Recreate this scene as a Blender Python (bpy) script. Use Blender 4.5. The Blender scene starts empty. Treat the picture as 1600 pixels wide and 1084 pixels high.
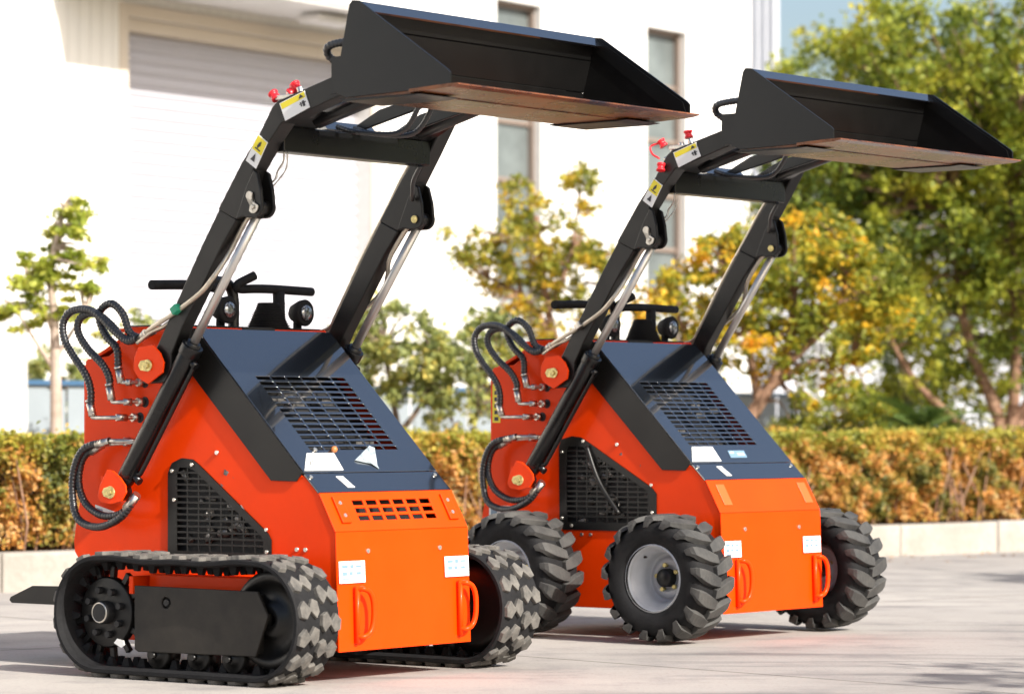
import bpy, bmesh, math, random
import numpy as np
from mathutils import Vector, Matrix
from math import sin, cos, pi, radians, sqrt, atan2
scn = bpy.context.scene
COL = scn.collection
R = random.Random(7)

# ------------------------------------------------------------------ camera
cam_d = bpy.data.cameras.new("camera"); cam = bpy.data.objects.new("camera", cam_d); COL.objects.link(cam)
cam.location = (0, 0, 0.861); cam.rotation_euler = (radians(90), 0, 0)
cam_d.sensor_width = 36; cam_d.lens = 5200.1/1600*36
cam_d.shift_y = (662.5-542)/1600
cam_d.clip_start = 0.1; cam_d.clip_end = 600
cam_d.dof.use_dof = True; cam_d.dof.focus_distance = 12.0; cam_d.dof.aperture_fstop = 3.3
scn.camera = cam
# ------------------------------------------------------------------ world, sun, exposure
SUN_AZ = (0.712, -0.702); SUN_EL = radians(35)
w = bpy.data.worlds.new("World"); scn.world = w; w.use_nodes = True
nt = w.node_tree; bg = nt.nodes['Background']
sky = nt.nodes.new('ShaderNodeTexSky'); sky.sky_type = 'NISHITA'; sky.sun_disc = False
sky.sun_elevation = SUN_EL; sky.sun_rotation = atan2(SUN_AZ[0], SUN_AZ[1])
sky.air_density = 1.0; sky.dust_density = 3.5; sky.ozone_density = 1.0
nt.links.new(sky.outputs[0], bg.inputs[0]); bg.inputs[1].default_value = 0.12
sun_d = bpy.data.lights.new("sun", 'SUN'); sun_d.energy = 5; sun_d.angle = radians(0.5); sun_d.color = (1, .95, .87)
sun = bpy.data.objects.new("sun", sun_d); COL.objects.link(sun)
sv = Vector((SUN_AZ[0]*cos(SUN_EL), SUN_AZ[1]*cos(SUN_EL), sin(SUN_EL)))
sun.rotation_euler = sv.to_track_quat('Z', 'Y').to_euler()
scn.view_settings.view_transform = 'Standard'; scn.view_settings.look = 'None'
scn.view_settings.exposure = 0.74; scn.view_settings.gamma = 1
scn.render.engine = 'CYCLES'

# ------------------------------------------------------------------ helpers
def tag(o, label=None, cat=None, group=None, kind=None):
    if label: o['label'] = label
    if cat: o['category'] = cat
    if group: o['group'] = group
    if kind: o['kind'] = kind
    return o
def empty(name, loc, rz=0):
    o = bpy.data.objects.new(name, None); COL.objects.link(o)
    o.location = loc; o.rotation_euler = (0, 0, rz); o.empty_display_size = .1
    return o
class MB:
    """collects faces, then links them as one mesh object"""
    def __init__(s): s.bm = bmesh.new()
    def poly(s, pts):
        return s.bm.faces.new([s.bm.verts.new(p) for p in pts])
    def hexa(s, p):
        v = [s.bm.verts.new(q) for q in p]
        for f in ((3,2,1,0),(4,5,6,7),(0,1,5,4),(1,2,6,5),(2,3,7,6),(3,0,4,7)):
            s.bm.faces.new([v[i] for i in f])
        return s
    def box(s, x0, x1, y0, y1, z0, z1, M=None):
        p = [(x0,y0,z0),(x1,y0,z0),(x1,y1,z0),(x0,y1,z0),(x0,y0,z1),(x1,y0,z1),(x1,y1,z1),(x0,y1,z1)]
        if M is not None: p = [M @ Vector(q) for q in p]
        return s.hexa(p)
    def prism(s, pts, y0, y1, f=None):
        """pts (x,z) polygon extruded between y0 and y1; f maps (x,y,z)"""
        f = f or (lambda x, y, z: (x, y, z))
        a = [s.bm.verts.new(f(x, y0, z)) for x, z in pts]; b = [s.bm.verts.new(f(x, y1, z)) for x, z in pts]
        n = len(pts)
        s.bm.faces.new(a); s.bm.faces.new(b[::-1])
        for i in range(n): s.bm.faces.new([a[i], b[i], b[(i+1) % n], a[(i+1) % n]])
        return s
    def plate(s, outer, holes, y0, y1, f=None):
        """polygon with holes, (u,v) plane, extruded"""
        f = f or (lambda x, y, z: (x, y, z))
        t = bmesh.new(); es = []
        for loop in [outer]+holes:
            vs = [t.verts.new((x, 0, z)) for x, z in loop]
            for i in range(len(vs)): es.append(t.edges.new((vs[i], vs[(i+1) % len(vs)])))
        bmesh.ops.triangle_fill(t, edges=es, use_beauty=True, use_dissolve=False, normal=(0, -1, 0))
        tris = [[(v.co.x, v.co.z) for v in fc.verts] for fc in t.faces]; t.free()
        key = lambda q: (round(q[0], 5), round(q[1], 5)); va = {}; vb = {}
        def g(d, q, y):
            k = key(q)
            if k not in d: d[k] = s.bm.verts.new(f(q[0], y, q[1]))
            return d[k]
        for tr in tris:
            s.bm.faces.new([g(va, q, y0) for q in tr]); s.bm.faces.new([g(vb, q, y1) for q in tr][::-1])
        for loop in [outer]+holes:
            for i in range(len(loop)):
                p, q = loop[i], loop[(i+1) % len(loop)]
                s.bm.faces.new([g(va, p, y0), g(vb, p, y1), g(vb, q, y1), g(va, q, y0)])
        return s
    def tube(s, pts, r, n=10, closed=False, caps=True):
        """pts 3d path, r number or list"""
        pts = [Vector(p) for p in pts]; m = len(pts)
        rr = r if isinstance(r, (list, tuple)) else [r]*m
        rings = []; up = None
        for i, p in enumerate(pts):
            if closed: t = pts[(i+1) % m]-pts[i-1]
            else: t = pts[min(i+1, m-1)]-pts[max(i-1, 0)]
            t.normalize()
            if up is None:
                up = Vector((0, 0, 1)) if abs(t.z) < .9 else Vector((1, 0, 0))
            u = (up - t*up.dot(t)).normalized(); v = t.cross(u); up = u
            rings.append([s.bm.verts.new(p + (u*cos(2*pi*k/n)+v*sin(2*pi*k/n))*rr[i]) for k in range(n)])
        for i in range(m if closed else m-1):
            a, b = rings[i], rings[(i+1) % m]
            for k in range(n): s.bm.faces.new([a[k], a[(k+1) % n], b[(k+1) % n], b[k]]).smooth = True
        if caps and not closed:
            s.bm.faces.new(rings[0][::-1]); s.bm.faces.new(rings[-1])
        return s
    def cyl(s, a, b, r, r2=None, n=24):
        return s.tube([a, b], [r, r if r2 is None else r2], n)
    def lathe(s, prof, c, n=48, axis='y', smooth=True):
        """prof (r, h) rotated about the y axis through c"""
        rings = []
        for r_, h_ in prof:
            rings.append([s.bm.verts.new((c[0]+r_*cos(2*pi*k/n), c[1]+h_, c[2]+r_*sin(2*pi*k/n))) for k in range(n)])
        for a, b in zip(rings, rings[1:]):
            for k in range(n): s.bm.faces.new([a[k], b[k], b[(k+1) % n], a[(k+1) % n]]).smooth = smooth
        return s
    def sphere(s, c, rx, ry=None, rz=None, u=12, v=8):
        ry = ry or rx; rz = rz or rx
        bmesh.ops.create_uvsphere(s.bm, u_segments=u, v_segments=v, radius=1, matrix=Matrix.Translation(c) @ Matrix.Diagonal((rx, ry, rz, 1)))
        return s
    def build_each(s, name, mat, parent=None, **kw):
        """every connected piece becomes a mesh object of its own"""
        seen = set(); out = []
        for f0 in list(s.bm.faces):
            if f0 in seen: continue
            st = [f0]; seen.add(f0); isl = []
            while st:
                f = st.pop(); isl.append(f)
                for v in f.verts:
                    for g in v.link_faces:
                        if g not in seen: seen.add(g); st.append(g)
            m = MB(); vm = {}
            for f in isl:
                vs = []
                for v in f.verts:
                    if v not in vm: vm[v] = m.bm.verts.new(v.co)
                    vs.append(vm[v])
                m.bm.faces.new(vs).smooth = f.smooth
            out.append(m.build(name, mat, parent, **kw))
        s.bm.free(); return out
    def build(s, name, mat, parent=None, bevel=0, seg=2, smooth=False):
        bmesh.ops.recalc_face_normals(s.bm, faces=s.bm.faces)
        me = bpy.data.meshes.new(name); s.bm.to_mesh(me); s.bm.free()
        if smooth:
            for p in me.polygons: p.use_smooth = True
        me.materials.append(mat)
        o = bpy.data.objects.new(name, me); COL.objects.link(o)
        if parent: o.parent = parent
        if bevel:
            b = o.modifiers.new('bevel', 'BEVEL'); b.width = bevel; b.segments = seg; b.limit_method = 'ANGLE'
            b.angle_limit = radians(35); b.harden_normals = False
        return o
def spline(pts, k=8):
    p = [Vector(q) for q in pts]; p = [p[0]*2-p[1]] + p + [p[-1]*2-p[-2]]; out = []
    for i in range(1, len(p)-2):
        for j in range(k):
            t = j/k
            out.append(.5*((2*p[i])+(p[i+1]-p[i-1])*t+(2*p[i-1]-5*p[i]+4*p[i+1]-p[i+2])*t*t+(3*p[i]-p[i-1]-3*p[i+1]+p[i+2])*t**3))
    out.append(p[-2]); return out
def arc(cx, cz, r, a0, a1, n=10):
    return [(cx+r*cos(radians(a0+(a1-a0)*i/n)), cz+r*sin(radians(a0+(a1-a0)*i/n))) for i in range(n+1)]

# ------------------------------------------------------------------ materials
MATS = {}
def mat(name, col, rough=.5, metal=0, coat=0, coat_rough=.05, var=0, vscale=6, bump=0, bscale=40, spec=.5, rvar=0, col2=None, emit=None):
    m = bpy.data.materials.new(name); m.use_nodes = True; n = m.node_tree.nodes; l = m.node_tree.links
    b = n['Principled BSDF']; b.inputs['Base Color'].default_value = (*col, 1); b.inputs['Roughness'].default_value = rough
    b.inputs['Metallic'].default_value = metal; b.inputs['Coat Weight'].default_value = coat; b.inputs['Coat Roughness'].default_value = coat_rough
    b.inputs['Specular IOR Level'].default_value = spec
    tc = n.new('ShaderNodeTexCoord')
    if var or col2 or rvar:
        t = n.new('ShaderNodeTexNoise'); t.inputs['Scale'].default_value = vscale; t.inputs['Detail'].default_value = 8
        t.inputs['Roughness'].default_value = .65
        l.new(tc.outputs['Object'], t.inputs['Vector'])
        if var or col2:
            rp = n.new('ShaderNodeValToRGB'); c2 = col2 or tuple(min(1, c*(1+var)) for c in col); c1 = col if col2 else tuple(c*(1-var) for c in col)
            rp.color_ramp.elements[0].color = (*c1, 1); rp.color_ramp.elements[1].color = (*c2, 1)
            rp.color_ramp.elements[0].position = .35; rp.color_ramp.elements[1].position = .68
            l.new(t.outputs['Fac'], rp.inputs['Fac']); l.new(rp.outputs['Color'], b.inputs['Base Color'])
        if rvar:
            mr = n.new('ShaderNodeMapRange'); mr.inputs['To Min'].default_value = max(0, rough-rvar); mr.inputs['To Max'].default_value = rough+rvar
            mr.inputs['From Min'].default_value = .3; mr.inputs['From Max'].default_value = .7
            l.new(t.outputs['Fac'], mr.inputs['Value']); l.new(mr.outputs['Result'], b.inputs['Roughness'])
    if bump:
        t2 = n.new('ShaderNodeTexNoise'); t2.inputs['Scale'].default_value = bscale; t2.inputs['Detail'].default_value = 4
        l.new(tc.outputs['Object'], t2.inputs['Vector'])
        bp = n.new('ShaderNodeBump'); bp.inputs['Strength'].default_value = bump; bp.inputs['Distance'].default_value = .01
        l.new(t2.outputs['Fac'], bp.inputs['Height']); l.new(bp.outputs['Normal'], b.inputs['Normal'])
    if emit: b.inputs['Emission Color'].default_value = (*emit[0], 1); b.inputs['Emission Strength'].default_value = emit[1]
    MATS[name] = m; return m
RED = mat('orange_red_paint', (.86, .050, .001), .34, coat=.04, coat_rough=.10, spec=.13, rvar=.06, vscale=5, bump=.035, bscale=5, var=.05)
HOODM = mat('hood_gloss_paint', (.006, .0075, .010), .2, coat=1, coat_rough=.035, rvar=.04, vscale=4, bump=.006, bscale=5, spec=1)
HOODM.node_tree.nodes['Principled BSDF'].inputs['Coat IOR'].default_value = 2.5
BLK = mat('black_gloss_paint', (.0042, .0044, .005), .30, coat=.12, coat_rough=.10, rvar=.05, vscale=4, bump=.012, bscale=7, spec=.4)
BLKM = mat('black_satin_paint', (.0075, .0070, .0064), .40, coat=.03, coat_rough=.2, spec=.38, rvar=.08, vscale=7, bump=.03, bscale=12)
RUB = mat('tyre_rubber', (.010, .010, .011), .8, spec=.25, var=.3, vscale=20, bump=.15, bscale=90)
TREAD = mat('dusty_tread_rubber', (.06, .057, .053), .85, col2=(.15, .14, .125), vscale=22, bump=.2, bscale=80)
CHROME = mat('satin_rod', (.62, .60, .57), .36, metal=.75, rvar=.05)
ZINC = mat('zinc_fitting', (.55, .52, .47), .33, metal=1, var=.25, vscale=40)
PIPE = mat('bare_steel_pipe', (.60, .54, .44), .38, metal=.8, var=.2, vscale=20)
BRASS = mat('yellow_zinc', (.62, .52, .22), .38, metal=.7, var=.35, vscale=60)
WHITE = mat('white_label', (.78, .78, .76), .4)
YEL = mat('yellow_label', (.80, .66, .02), .4)
INK = mat('label_ink', (.03, .03, .035), .5)
PINK = mat('pink_label', (.75, .30, .32), .4)
BLUEL = mat('pale_blue_label', (.16, .26, .36), .35)
HOSE = mat('hose_rubber', (.016, .017, .019), .35, coat=.3, coat_rough=.2)
CAPR = mat('red_cap', (.80, .02, .03), .35)
DUSTY = mat('dusty_black_plate', (.010, .009, .008), .55, col2=(.034, .029, .023), vscale=5, spec=.3, bump=.04, bscale=20)
RIM = mat('grey_rim_paint', (.46, .48, .51), .36, coat=.2, var=.12, vscale=8)
DARK = mat('dark_engine', (.010, .010, .011), .6)
ENG = mat('engine_metal', (.16, .15, .14), .45, metal=.6, var=.5, vscale=30)
GREEN = mat('green_tape', (.02, .28, .16), .5)
LENS = mat('lamp_lens', (.30, .32, .34), .12, metal=.7, var=.8, vscale=90)
BOLT = mat('bolt_steel', (.7, .68, .62), .3, metal=.9)

# ------------------------------------------------------------------ track
def track_path():
    """outer line of the rubber belt: list of (x, z, nx, nz, s)"""
    P = []; xr, xf, r = .172, .885, .200; zc = .2145
    L1 = xf-xr
    n = 40
    for i in range(n): t = i/n; P.append((xf-L1*t, zc+r-.007*sin(pi*t)**2+.003*sin(pi*t*5), 0, 1))
    for i in range(30): a = pi/2+pi*i/30; P.append((xr+r*1.02*cos(a), zc+r*sin(a), cos(a), sin(a)))
    for i in range(n): t = i/n; P.append((xr+L1*t, zc-r, 0, -1))
    for i in range(30): a = -pi/2+pi*i/30; P.append((xf+r*cos(a), zc+r*sin(a), cos(a), sin(a)))
    S = [0]
    for i in range(1, len(P)+1):
        a, b = P[i-1], P[i % len(P)]; S.append(S[-1]+sqrt((a[0]-b[0])**2+(a[1]-b[1])**2))
    return P, S
TP, TS = track_path()
def tpos(s, h, y):
    s = s % TS[-1]
    i = int(np.searchsorted(TS, s, side='right'))-1; i = min(i, len(TP)-1)
    a, b = TP[i], TP[(i+1) % len(TP)]; t = (s-TS[i])/(TS[i+1]-TS[i])
    nx = a[2]*(1-t)+b[2]*t; nz = a[3]*(1-t)+b[3]*t; q = sqrt(nx*nx+nz*nz) or 1
    return (a[0]*(1-t)+b[0]*t+h*nx/q, y, a[1]*(1-t)+b[1]*t+h*nz/q)
def make_track(root, sg):
    y0, y1 = sg*.438, sg*.650; yc = (y0+y1)/2
    t = MB(); bm = t.bm; n = 200; L = TS[-1]; th = .022
    sec = [(y1, -th*.7), (y1, -.004), (y1-sg*.006, 0), (y0+sg*.006, 0), (y0, -.004), (y0, -th*.7), (y0+sg*.02, -th), (y1-sg*.02, -th)]
    rings = [[bm.verts.new(tpos(L*i/n, h, y)) for y, h in sec] for i in range(n)]
    for i in range(n):
        a, b = rings[i], rings[(i+1) % n]
        for k in range(len(sec)): bm.faces.new([a[k], a[(k+1) % 8], b[(k+1) % 8], b[k]])
    # inner drive lugs
    for i in range(36):
        s = L*i/36; w = .018
        for (ya, yb) in ((yc-.035, yc-.012), (yc+.012, yc+.035)):
            t.hexa([tpos(s-w, -th, ya), tpos(s+w, -th, ya), tpos(s+w, -th, yb), tpos(s-w, -th, yb),
                    tpos(s-w*.5, -th-.03, ya+.004), tpos(s+w*.5, -th-.03, ya+.004), tpos(s+w*.5, -th-.03, yb-.004), tpos(s-w*.5, -th-.03, yb-.004)])
    tr = t.build('rubber_track', RUB, root, bevel=0)
    # tread blocks: two staggered rows of notched chevrons
    t = MB(); N = 30; p = L/N
    shp = [(.003, -.12), (.020, -.36), (.046, -.08), (.070, -.38), (.098, -.30), (.100, .08), (.074, .34), (.052, .06), (.030, .40), (.006, .28)]
    for i in range(N):
        for half in (0, 1):
            s0 = p*(i+.5*half)
            q = [((y, u) if half == 0 else (-y, u)) for y, u in shp]
            a = []; b = []
            jit = R.uniform(-.001, .001)
            for y, u in q:
                a.append(t.bm.verts.new(tpos(s0+u*p, -.002, yc+y*sg)))
                b.append(t.bm.verts.new(tpos(s0+u*p*.93, .013+jit, yc+y*sg*.96+sg*(.002 if half == 0 else -.002))))
            t.bm.faces.new(b)
            for k in range(len(q)): t.bm.faces.new([a[k], a[(k+1) % len(q)], b[(k+1) % len(q)], b[k]])
    t.build('tread', TREAD, tr, bevel=.0015, seg=1)
    yo = sg*.50; yi = sg*.40
    # side plate of the track frame
    t = MB(); t.plate([(.318, .100), (.334, .092), (.868, .098), (.922, .232), (.876, .312), (.318, .316)],
                      [arc(.465, .262, .020, 0, 340, 14)], sg*.600, sg*.612)
    t.box(.33, .86, min(sg*.50, sg*.599), max(sg*.50, sg*.599), .105, .300)
    fr = t.build('track_frame', DUSTY, root, bevel=.003)
    MB().cyl((.465, sg*.59, .262), (.465, sg*.613, .262), .012, n=6).build('adjuster_bolt', DARK, fr)
    # sprocket and hub
    t = MB(); c = (.150, sg*.525, .218)
    t.lathe([(.03, .05*sg), (.118, .05*sg), (.122, .042*sg), (.122, .02*sg), (.03, .02*sg)], c, 40)
    for k in range(13):
        a = 2*pi*k/13; M = Matrix.Translation((c[0], c[1]+.03*sg, c[2])) @ Matrix.Rotation(a, 4, 'Y')
        t.box(.115, .160, -.010, .010, -.010, .010, M)
    sp = t.build('drive_sprocket', BLKM, root, bevel=.002)
    t = MB()
    t.lathe([(0, .085*sg), (.034, .085*sg), (.040, .078*sg), (.040, .05*sg)], c, 24)
    for k in range(8):
        a = 2*pi*k/8+.3; q = (c[0]+.078*cos(a), c[1]+.05*sg, c[2]+.078*sin(a))
        t.cyl(q, (q[0], q[1]+sg*.022, q[2]), .0125, n=6)
    t.build('hub', DARK, sp, bevel=.001)
    t = MB(); t.lathe([(.031, .0855*sg), (.034, .087*sg), (.036, .084*sg)], c, 24); t.build('hub_ring', ZINC, sp)
    # idler, rollers
    t = MB(); c2 = (.900, sg*.540, .218)
    t.lathe([(.02, .035*sg), (.05, .045*sg), (.06, .02*sg), (.12, .02*sg), (.13, .04*sg), (.158, .04*sg), (.163, .03*sg), (.163, -.03*sg), (.12, -.04*sg), (.02, -.03*sg)], c2, 40)
    t.build('idler_wheel', BLKM, root)
    for x in (.402, .587, .745):
        t = MB(); cr = (x, sg*.555, .083)
        t.lathe([(0, .045*sg), (.02, .045*sg), (.024, .03*sg), (.044, .034*sg), (.050, .03*sg), (.050, -.03*sg), (0, -.03*sg)], cr, 28)
        rl = t.build('track_roller', BLKM, root)
        MB().cyl((x, sg*.595, .083), (x, sg*.617, .083), .011, n=6).build('axle_bolt', BLKM, rl)
    if sg < 0:
        t = MB(); t.prism([(.225, .118), (.26, .103), (.275, .113), (.27, .128), (.24, .133)], -.6155, -.6125); t.build('grease_smear', WHITE, fr)

# ------------------------------------------------------------------ wheel
def make_wheel(root, x, sg):
    c = (x, sg*.552, .252)
    hb = MB()
    hb.lathe([(0, .030*sg), (.032, .030*sg), (.036, .024*sg), (.037, -.10*sg)], c, 28)
    wheel = hb.build('wheel', BLKM, root, smooth=False)
    t = MB()   # tyre carcass: profile from outer bead to inner bead
    pr = [(.128, .088), (.135, .104), (.160, .117), (.190, .120), (.212, .112), (.224, .095), (.231, .05), (.232, 0),
          (.231, -.05), (.224, -.095), (.212, -.112), (.190, -.120), (.160, -.117), (.135, -.104), (.128, -.088), (.124, -.08), (.124, .08), (.128, .088)]
    t.lathe([(r, h*sg*.95) for r, h in pr], c, 72)
    tyre = t.build('tyre', RUB, wheel)
    # bar lugs, curved and staggered, wrapping the shoulder
    t = MB(); N = 17
    for i in range(N):
        for half in (1, -1):
            a0 = 2*pi*(i+(.5 if half > 0 else 0))/N
            K = 9; rows = []
            for k in range(K):
                u = k/(K-1)                      # 0 centre -> 1 sidewall
                if u < .72: hh = -.012+.124*(u/.72); rr = .252-.006*(u/.72)**3; base = .228
                else:
                    q = (u-.72)/.28; hh = .112+.010*sin(q*pi*.5); rr = .246-.034*q; base = rr-.010-.006*(1-q)
                ang = -.24*(1-u)**1.3-.03*sin(u*pi)      # sweep towards the middle
                wd = (.060+.030*sin(min(1, u*1.2)*pi))*(1 if u < .72 else 1-.35*(u-.72)/.28)*1.18
                rows.append((hh*half*sg, rr, base, ang, wd))
            V = []
            for hh, rr, base, ang, wd in rows:
                q = []
                for (r_, da) in ((base, -wd*1.25), (rr, -wd*.95), (rr, wd*.95), (base, wd*1.25)):
                    a = a0+half*0+ang+da
                    q.append(t.bm.verts.new((c[0]+r_*cos(a), c[1]+hh+(0 if r_ != base else 0), c[2]+r_*sin(a))))
                V.append(q)
            for a, b in zip(V, V[1:]):
                for k in range(3): t.bm.faces.new([a[k], a[k+1], b[k+1], b[k]])
            t.bm.faces.new(V[0]); t.bm.faces.new(V[-1])
    t.build('tread', TREAD2, tyre, bevel=.004, seg=2)
    t = MB()
    pr = [(.129, .102), (.139, .096), (.137, .090), (.126, .086), (.120, .080), (.116, .055), (.107, .048), (.103, .010), (.099, -.012), (.084, -.020), (.078, -.006), (.054, .0), (.050, -.010), (.030, -.012)]
    t.lathe([(r, h*sg) for r, h in pr], c, 56)
    t.lathe([(r-.004 if r > .05 else r, (h-.004)*sg) for r, h in pr[1:]], c, 56)
    rim = t.build('rim', RIM, wheel)
    for k in range(5):
        a = 2*pi*k/5+.5; q = (c[0]+.05*cos(a), c[1]-.012*sg, c[2]+.05*sin(a))
        MB().cyl(q, (q[0], q[1]+sg*.022, q[2]), .009, n=6).build('lug_nut', BRASS, rim)
    a = 2.3; q = (c[0]+.108*cos(a), c[1]+.03*sg, c[2]+.108*sin(a))
    MB().cyl(q, (q[0]+.004, q[1]+sg*.03, q[2]), .0045, n=8).build('valve_stem', DARK, rim)
TREAD2 = mat('tyre_tread_rubber', (.026, .026, .026), .72, col2=(.066, .064, .060), vscale=10, bump=.12, bscale=70)

# ------------------------------------------------------------------ hoses
def hose_mesh(pts, r, ribbed=True):
    p = spline(pts, 26 if ribbed else 8); m = MB()
    if ribbed:
        L = 0; rr = []
        for i, q in enumerate(p):
            if i: L += (q-p[i-1]).length
            rr.append(r*(1.0+.13*(1 if (L % .013) < .007 else -.2)))
        m.tube(p, rr, 12)
    else: m.tube(p, r, 12)
    return m
def label_on(parent, quad, out, mt, name='label'):
    """flat sticker: quad of 3d points pushed out along `out`"""
    o = Vector(out); a = [Vector(q)+o*.0015 for q in quad]; b = [Vector(q)-o*.0006 for q in quad]
    m = MB(); m.hexa([*b, *a]); return m.build(name, mt, parent)
def quadpt(q, u, v):
    a, b, c, d = [Vector(p) for p in q]
    return (a*(1-u)+b*u)*(1-v)+(d*(1-u)+c*u)*v
def subquad(q, u0, u1, v0, v1): return [quadpt(q, u0, v0), quadpt(q, u1, v0), quadpt(q, u1, v1), quadpt(q, u0, v1)]
def print_on(parent, quad, out, items, mt=None, name='print'):
    o = Vector(out); m = MB()
    for it in items:
        if len(it) == 4: qs = subquad(quad, *it)
        else: qs = [quadpt(quad, u, v) for u, v in it[0]]
        a = [p+o*.0022 for p in qs]; b = [p+o*.0012 for p in qs]
        if len(qs) == 4: m.hexa([*b, *a])
        else:
            m.poly(a)
    return m.build(name, mt or INK, parent)

def make_loader(kind, name, loc, rz, label):
    tr = kind == 'track'
    root = empty(name, loc, rz); tag(root, label, 'mini loader')
    # ---------------- body
    out_low = .108
    side = [(-.10, out_low), (1.0, out_low), (.986, .5), (.914, .628), (.848, .690), (.842, .686), (.36, 1.176), (.34, 1.200), (.045, 1.200)] \
        + [(.018, 1.185), (.0, 1.15), (-.03, 1.118), (-.06, 1.100), (-.165, 1.090), (-.174, 1.080), (-.178, .82), (-.20, .60), (-.225, .49), (-.232, .45), (-.228, .41), (-.205, .38), (-.17, .15)]
    if tr: hole = [(.232, .410), (.232, .690), (.25, .725), (.294, .742), (.345, .738), (.372, .722), (.690, .492), (.704, .47), (.704, .410)]
    else: hole = [(.205, .425), (.188, .445), (.184, .76), (.196, .79), (.25, .803), (.294, .798), (.33, .780), (.650, .600), (.674, .575), (.674, .425)]
    t = MB()
    for sg in (-1, 1):
        t.plate(side, [hole], sg*.350, sg*.343)
    t.box(-.20, .97, -.342, .342, .112, .125)                       # belly
    t.box(-.19, -.18, -.342, .342, .126, 1.07)                      # rear sheet
    t.box(-.05, .342, -.342, .342, 1.184, 1.196)                    # dash sheet
    t.prism([(.02, 1.16), (-.165, 1.076), (-.165, 1.088), (.01, 1.172)], -.342, .342)
    body = t.build('body_shell', RED, root, bevel=.0025)
    # inner engine mass seen through the grilles
    t = MB()
    t.box(-.10, .90, -.325, .325, .13, .42); t.prism([(.0, .421), (.86, .421), (.36, 1.10), (.0, 1.12)], -.328, .328)
    en = t.build('engine_block', DARK, body)
    t = MB(); rr = random.Random(3 if tr else 5)
    for k in range(26):
        x = rr.uniform(.30, .62); z = rr.uniform(.46, .70)
        t.cyl((x, -.329, z), (x+rr.uniform(-.04, .04), rr.uniform(-.34, -.335), z+rr.uniform(-.04, .04)), rr.uniform(.006, .02), n=8)
    for k in range(8):
        x = rr.uniform(.45, .8); y = rr.uniform(-.2, .2); z = 1.19-(x-.36)*1.0-rr.uniform(.05, .08)
        t.box(x-.02, x+.03, y-.03, y+.03, z-.03, z)
    t.build_each('engine_part', ENG, body)
    # front cover: slanted upper and upright lower sheet, wrap slightly past the sides
    th = .006
    prof = [(1.0+th, out_low-.004), (.986+th, .502), (.916+th*.7, .630+th*.5), (.914, .628), (.986, .5), (1.0, out_low-.004)]
    t = MB()
    f_up = lambda u, w_, v: (.914+(.986-.914)*v+w_*.871, u, .628+(.5-.628)*v+w_*.49)
    holes = []
    if tr:
        for r_ in range(3):
            for c_ in range(6):
                y = -.205+c_*.0715; v = .21+r_*.20
                holes.append([(y, v), (y+.056, v), (y+.056, v+.125), (y, v+.125)])
    t.plate([(-.353, .0), (.353, .0), (.353, 1.0), (-.353, 1.0)], holes, .001, .0075, f_up)
    t.prism([(.9868, .4998), (.9935, .5025), (1.0075, .104), (1.001, .104)], -.353, .353)
    front = t.build('front_cover', RED, root, bevel=.0015)
    if tr:
        t = MB(); t.box(.86, .905, -.25, .25, .50, .60); t.build('radiator_core', DARK, front)
    # bolts, pads or hinges on the cover
    t = MB()
    for y in (-.192, .192): t.cyl((.992, y, .436), (1.000, y, .436), .008, n=8)
    t.build_each('bolt', BOLT, front)
    for y in (-.275, .300):
        t = MB()
        if tr:
            t.plate([(y-.030, .12), (y+.018, .12), (y+.018, .80), (y-.030, .80)], [arc(y-.006, .30, .006, 0, 315, 7), arc(y-.006, .62, .006, 0, 315, 7)], .008, .016, f_up)
            h = t.build('hinge_pad', RED, front, bevel=.002)
            t = MB()
            for v in (.30, .62):
                p = Vector(f_up(y-.006, .014, v)); q = Vector(f_up(y-.006, .019, v)); t.cyl(p, q, .007, n=8)
            t.build_each('bolt', BOLT, h)
        else:
            t.plate([(y-.030, .14), (y+.026, .14), (y+.026, .78), (y-.030, .78)], [], .008, .0105, f_up)
            t.build('hinge_pad', PADM, front, bevel=.001)
    # D-shaped pull handles
    for y in ((-.268, .285) if tr else (-.262, .285)):
        t = MB(); zc = .232
        x0 = 1.003
        t.tube(spline([(x0+.012, y, zc+.078), (x0+.030, y+.012, zc+.080), (x0+.034, y+.040, zc+.066), (x0+.036, y+.055, zc+.03), (x0+.036, y+.055, zc-.03), (x0+.034, y+.040, zc-.066), (x0+.030, y+.012, zc-.080), (x0+.012, y, zc-.078)], 6), .009, 10)
        h = t.build('pull_handle', RED, front)
        MB().cyl((x0+.012, y, zc+.088), (x0+.012, y, zc-.102), .0095, n=12).build('pivot_rod', RED, h)
    # labels on the cover
    for (y0, y1, z0, z1) in (((-.348, -.215, .332, .405), (.213, .345, .334, .404)) if tr else ((-.345, -.228, .326, .391), (.215, .341, .330, .396))):
        q = [(1.0088, y0, z0), (1.0088, y1, z0), (1.0088-.0025, y1, z1), (1.0088-.0025, y0, z1)]
        q = [Vector(p)-Vector((.0062*0+.0245*(p[2]-.104)*1.4/1.0*.55, 0, 0)) for p in q]
        lb = label_on(front, q, (1, 0, 0), WHITE)
        its = [(.10, .34, .68, .82), (.42, .56, .66, .84), (.64, .86, .70, .80), (.12, .30, .34, .52), (.38, .52, .36, .52), (.66, .84, .36, .50), (.12, .60, .16, .22)]
        print_on(lb, q, (1, 0, 0), its, BLUEL)
    # black strip under the hood
    f_st = lambda u, w_, v: (.848+(.914-.848)*v+w_*.69, u, .692+(.628-.692)*v+w_*.72)
    t = MB(); t.plate([(-.352, 0.03), (.352, 0.03), (.352, .99), (-.352, .99)], [], .001, .007, f_st)
    strip = t.build('nose_strip', HOODM, root, bevel=.001)
    t = MB()
    for y in (-.335, .325):
        t.cyl(f_st(y, .006, .22), f_st(y, .012, .22), .007, n=8)
    t.build_each('bolt', BOLT, strip)
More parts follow.
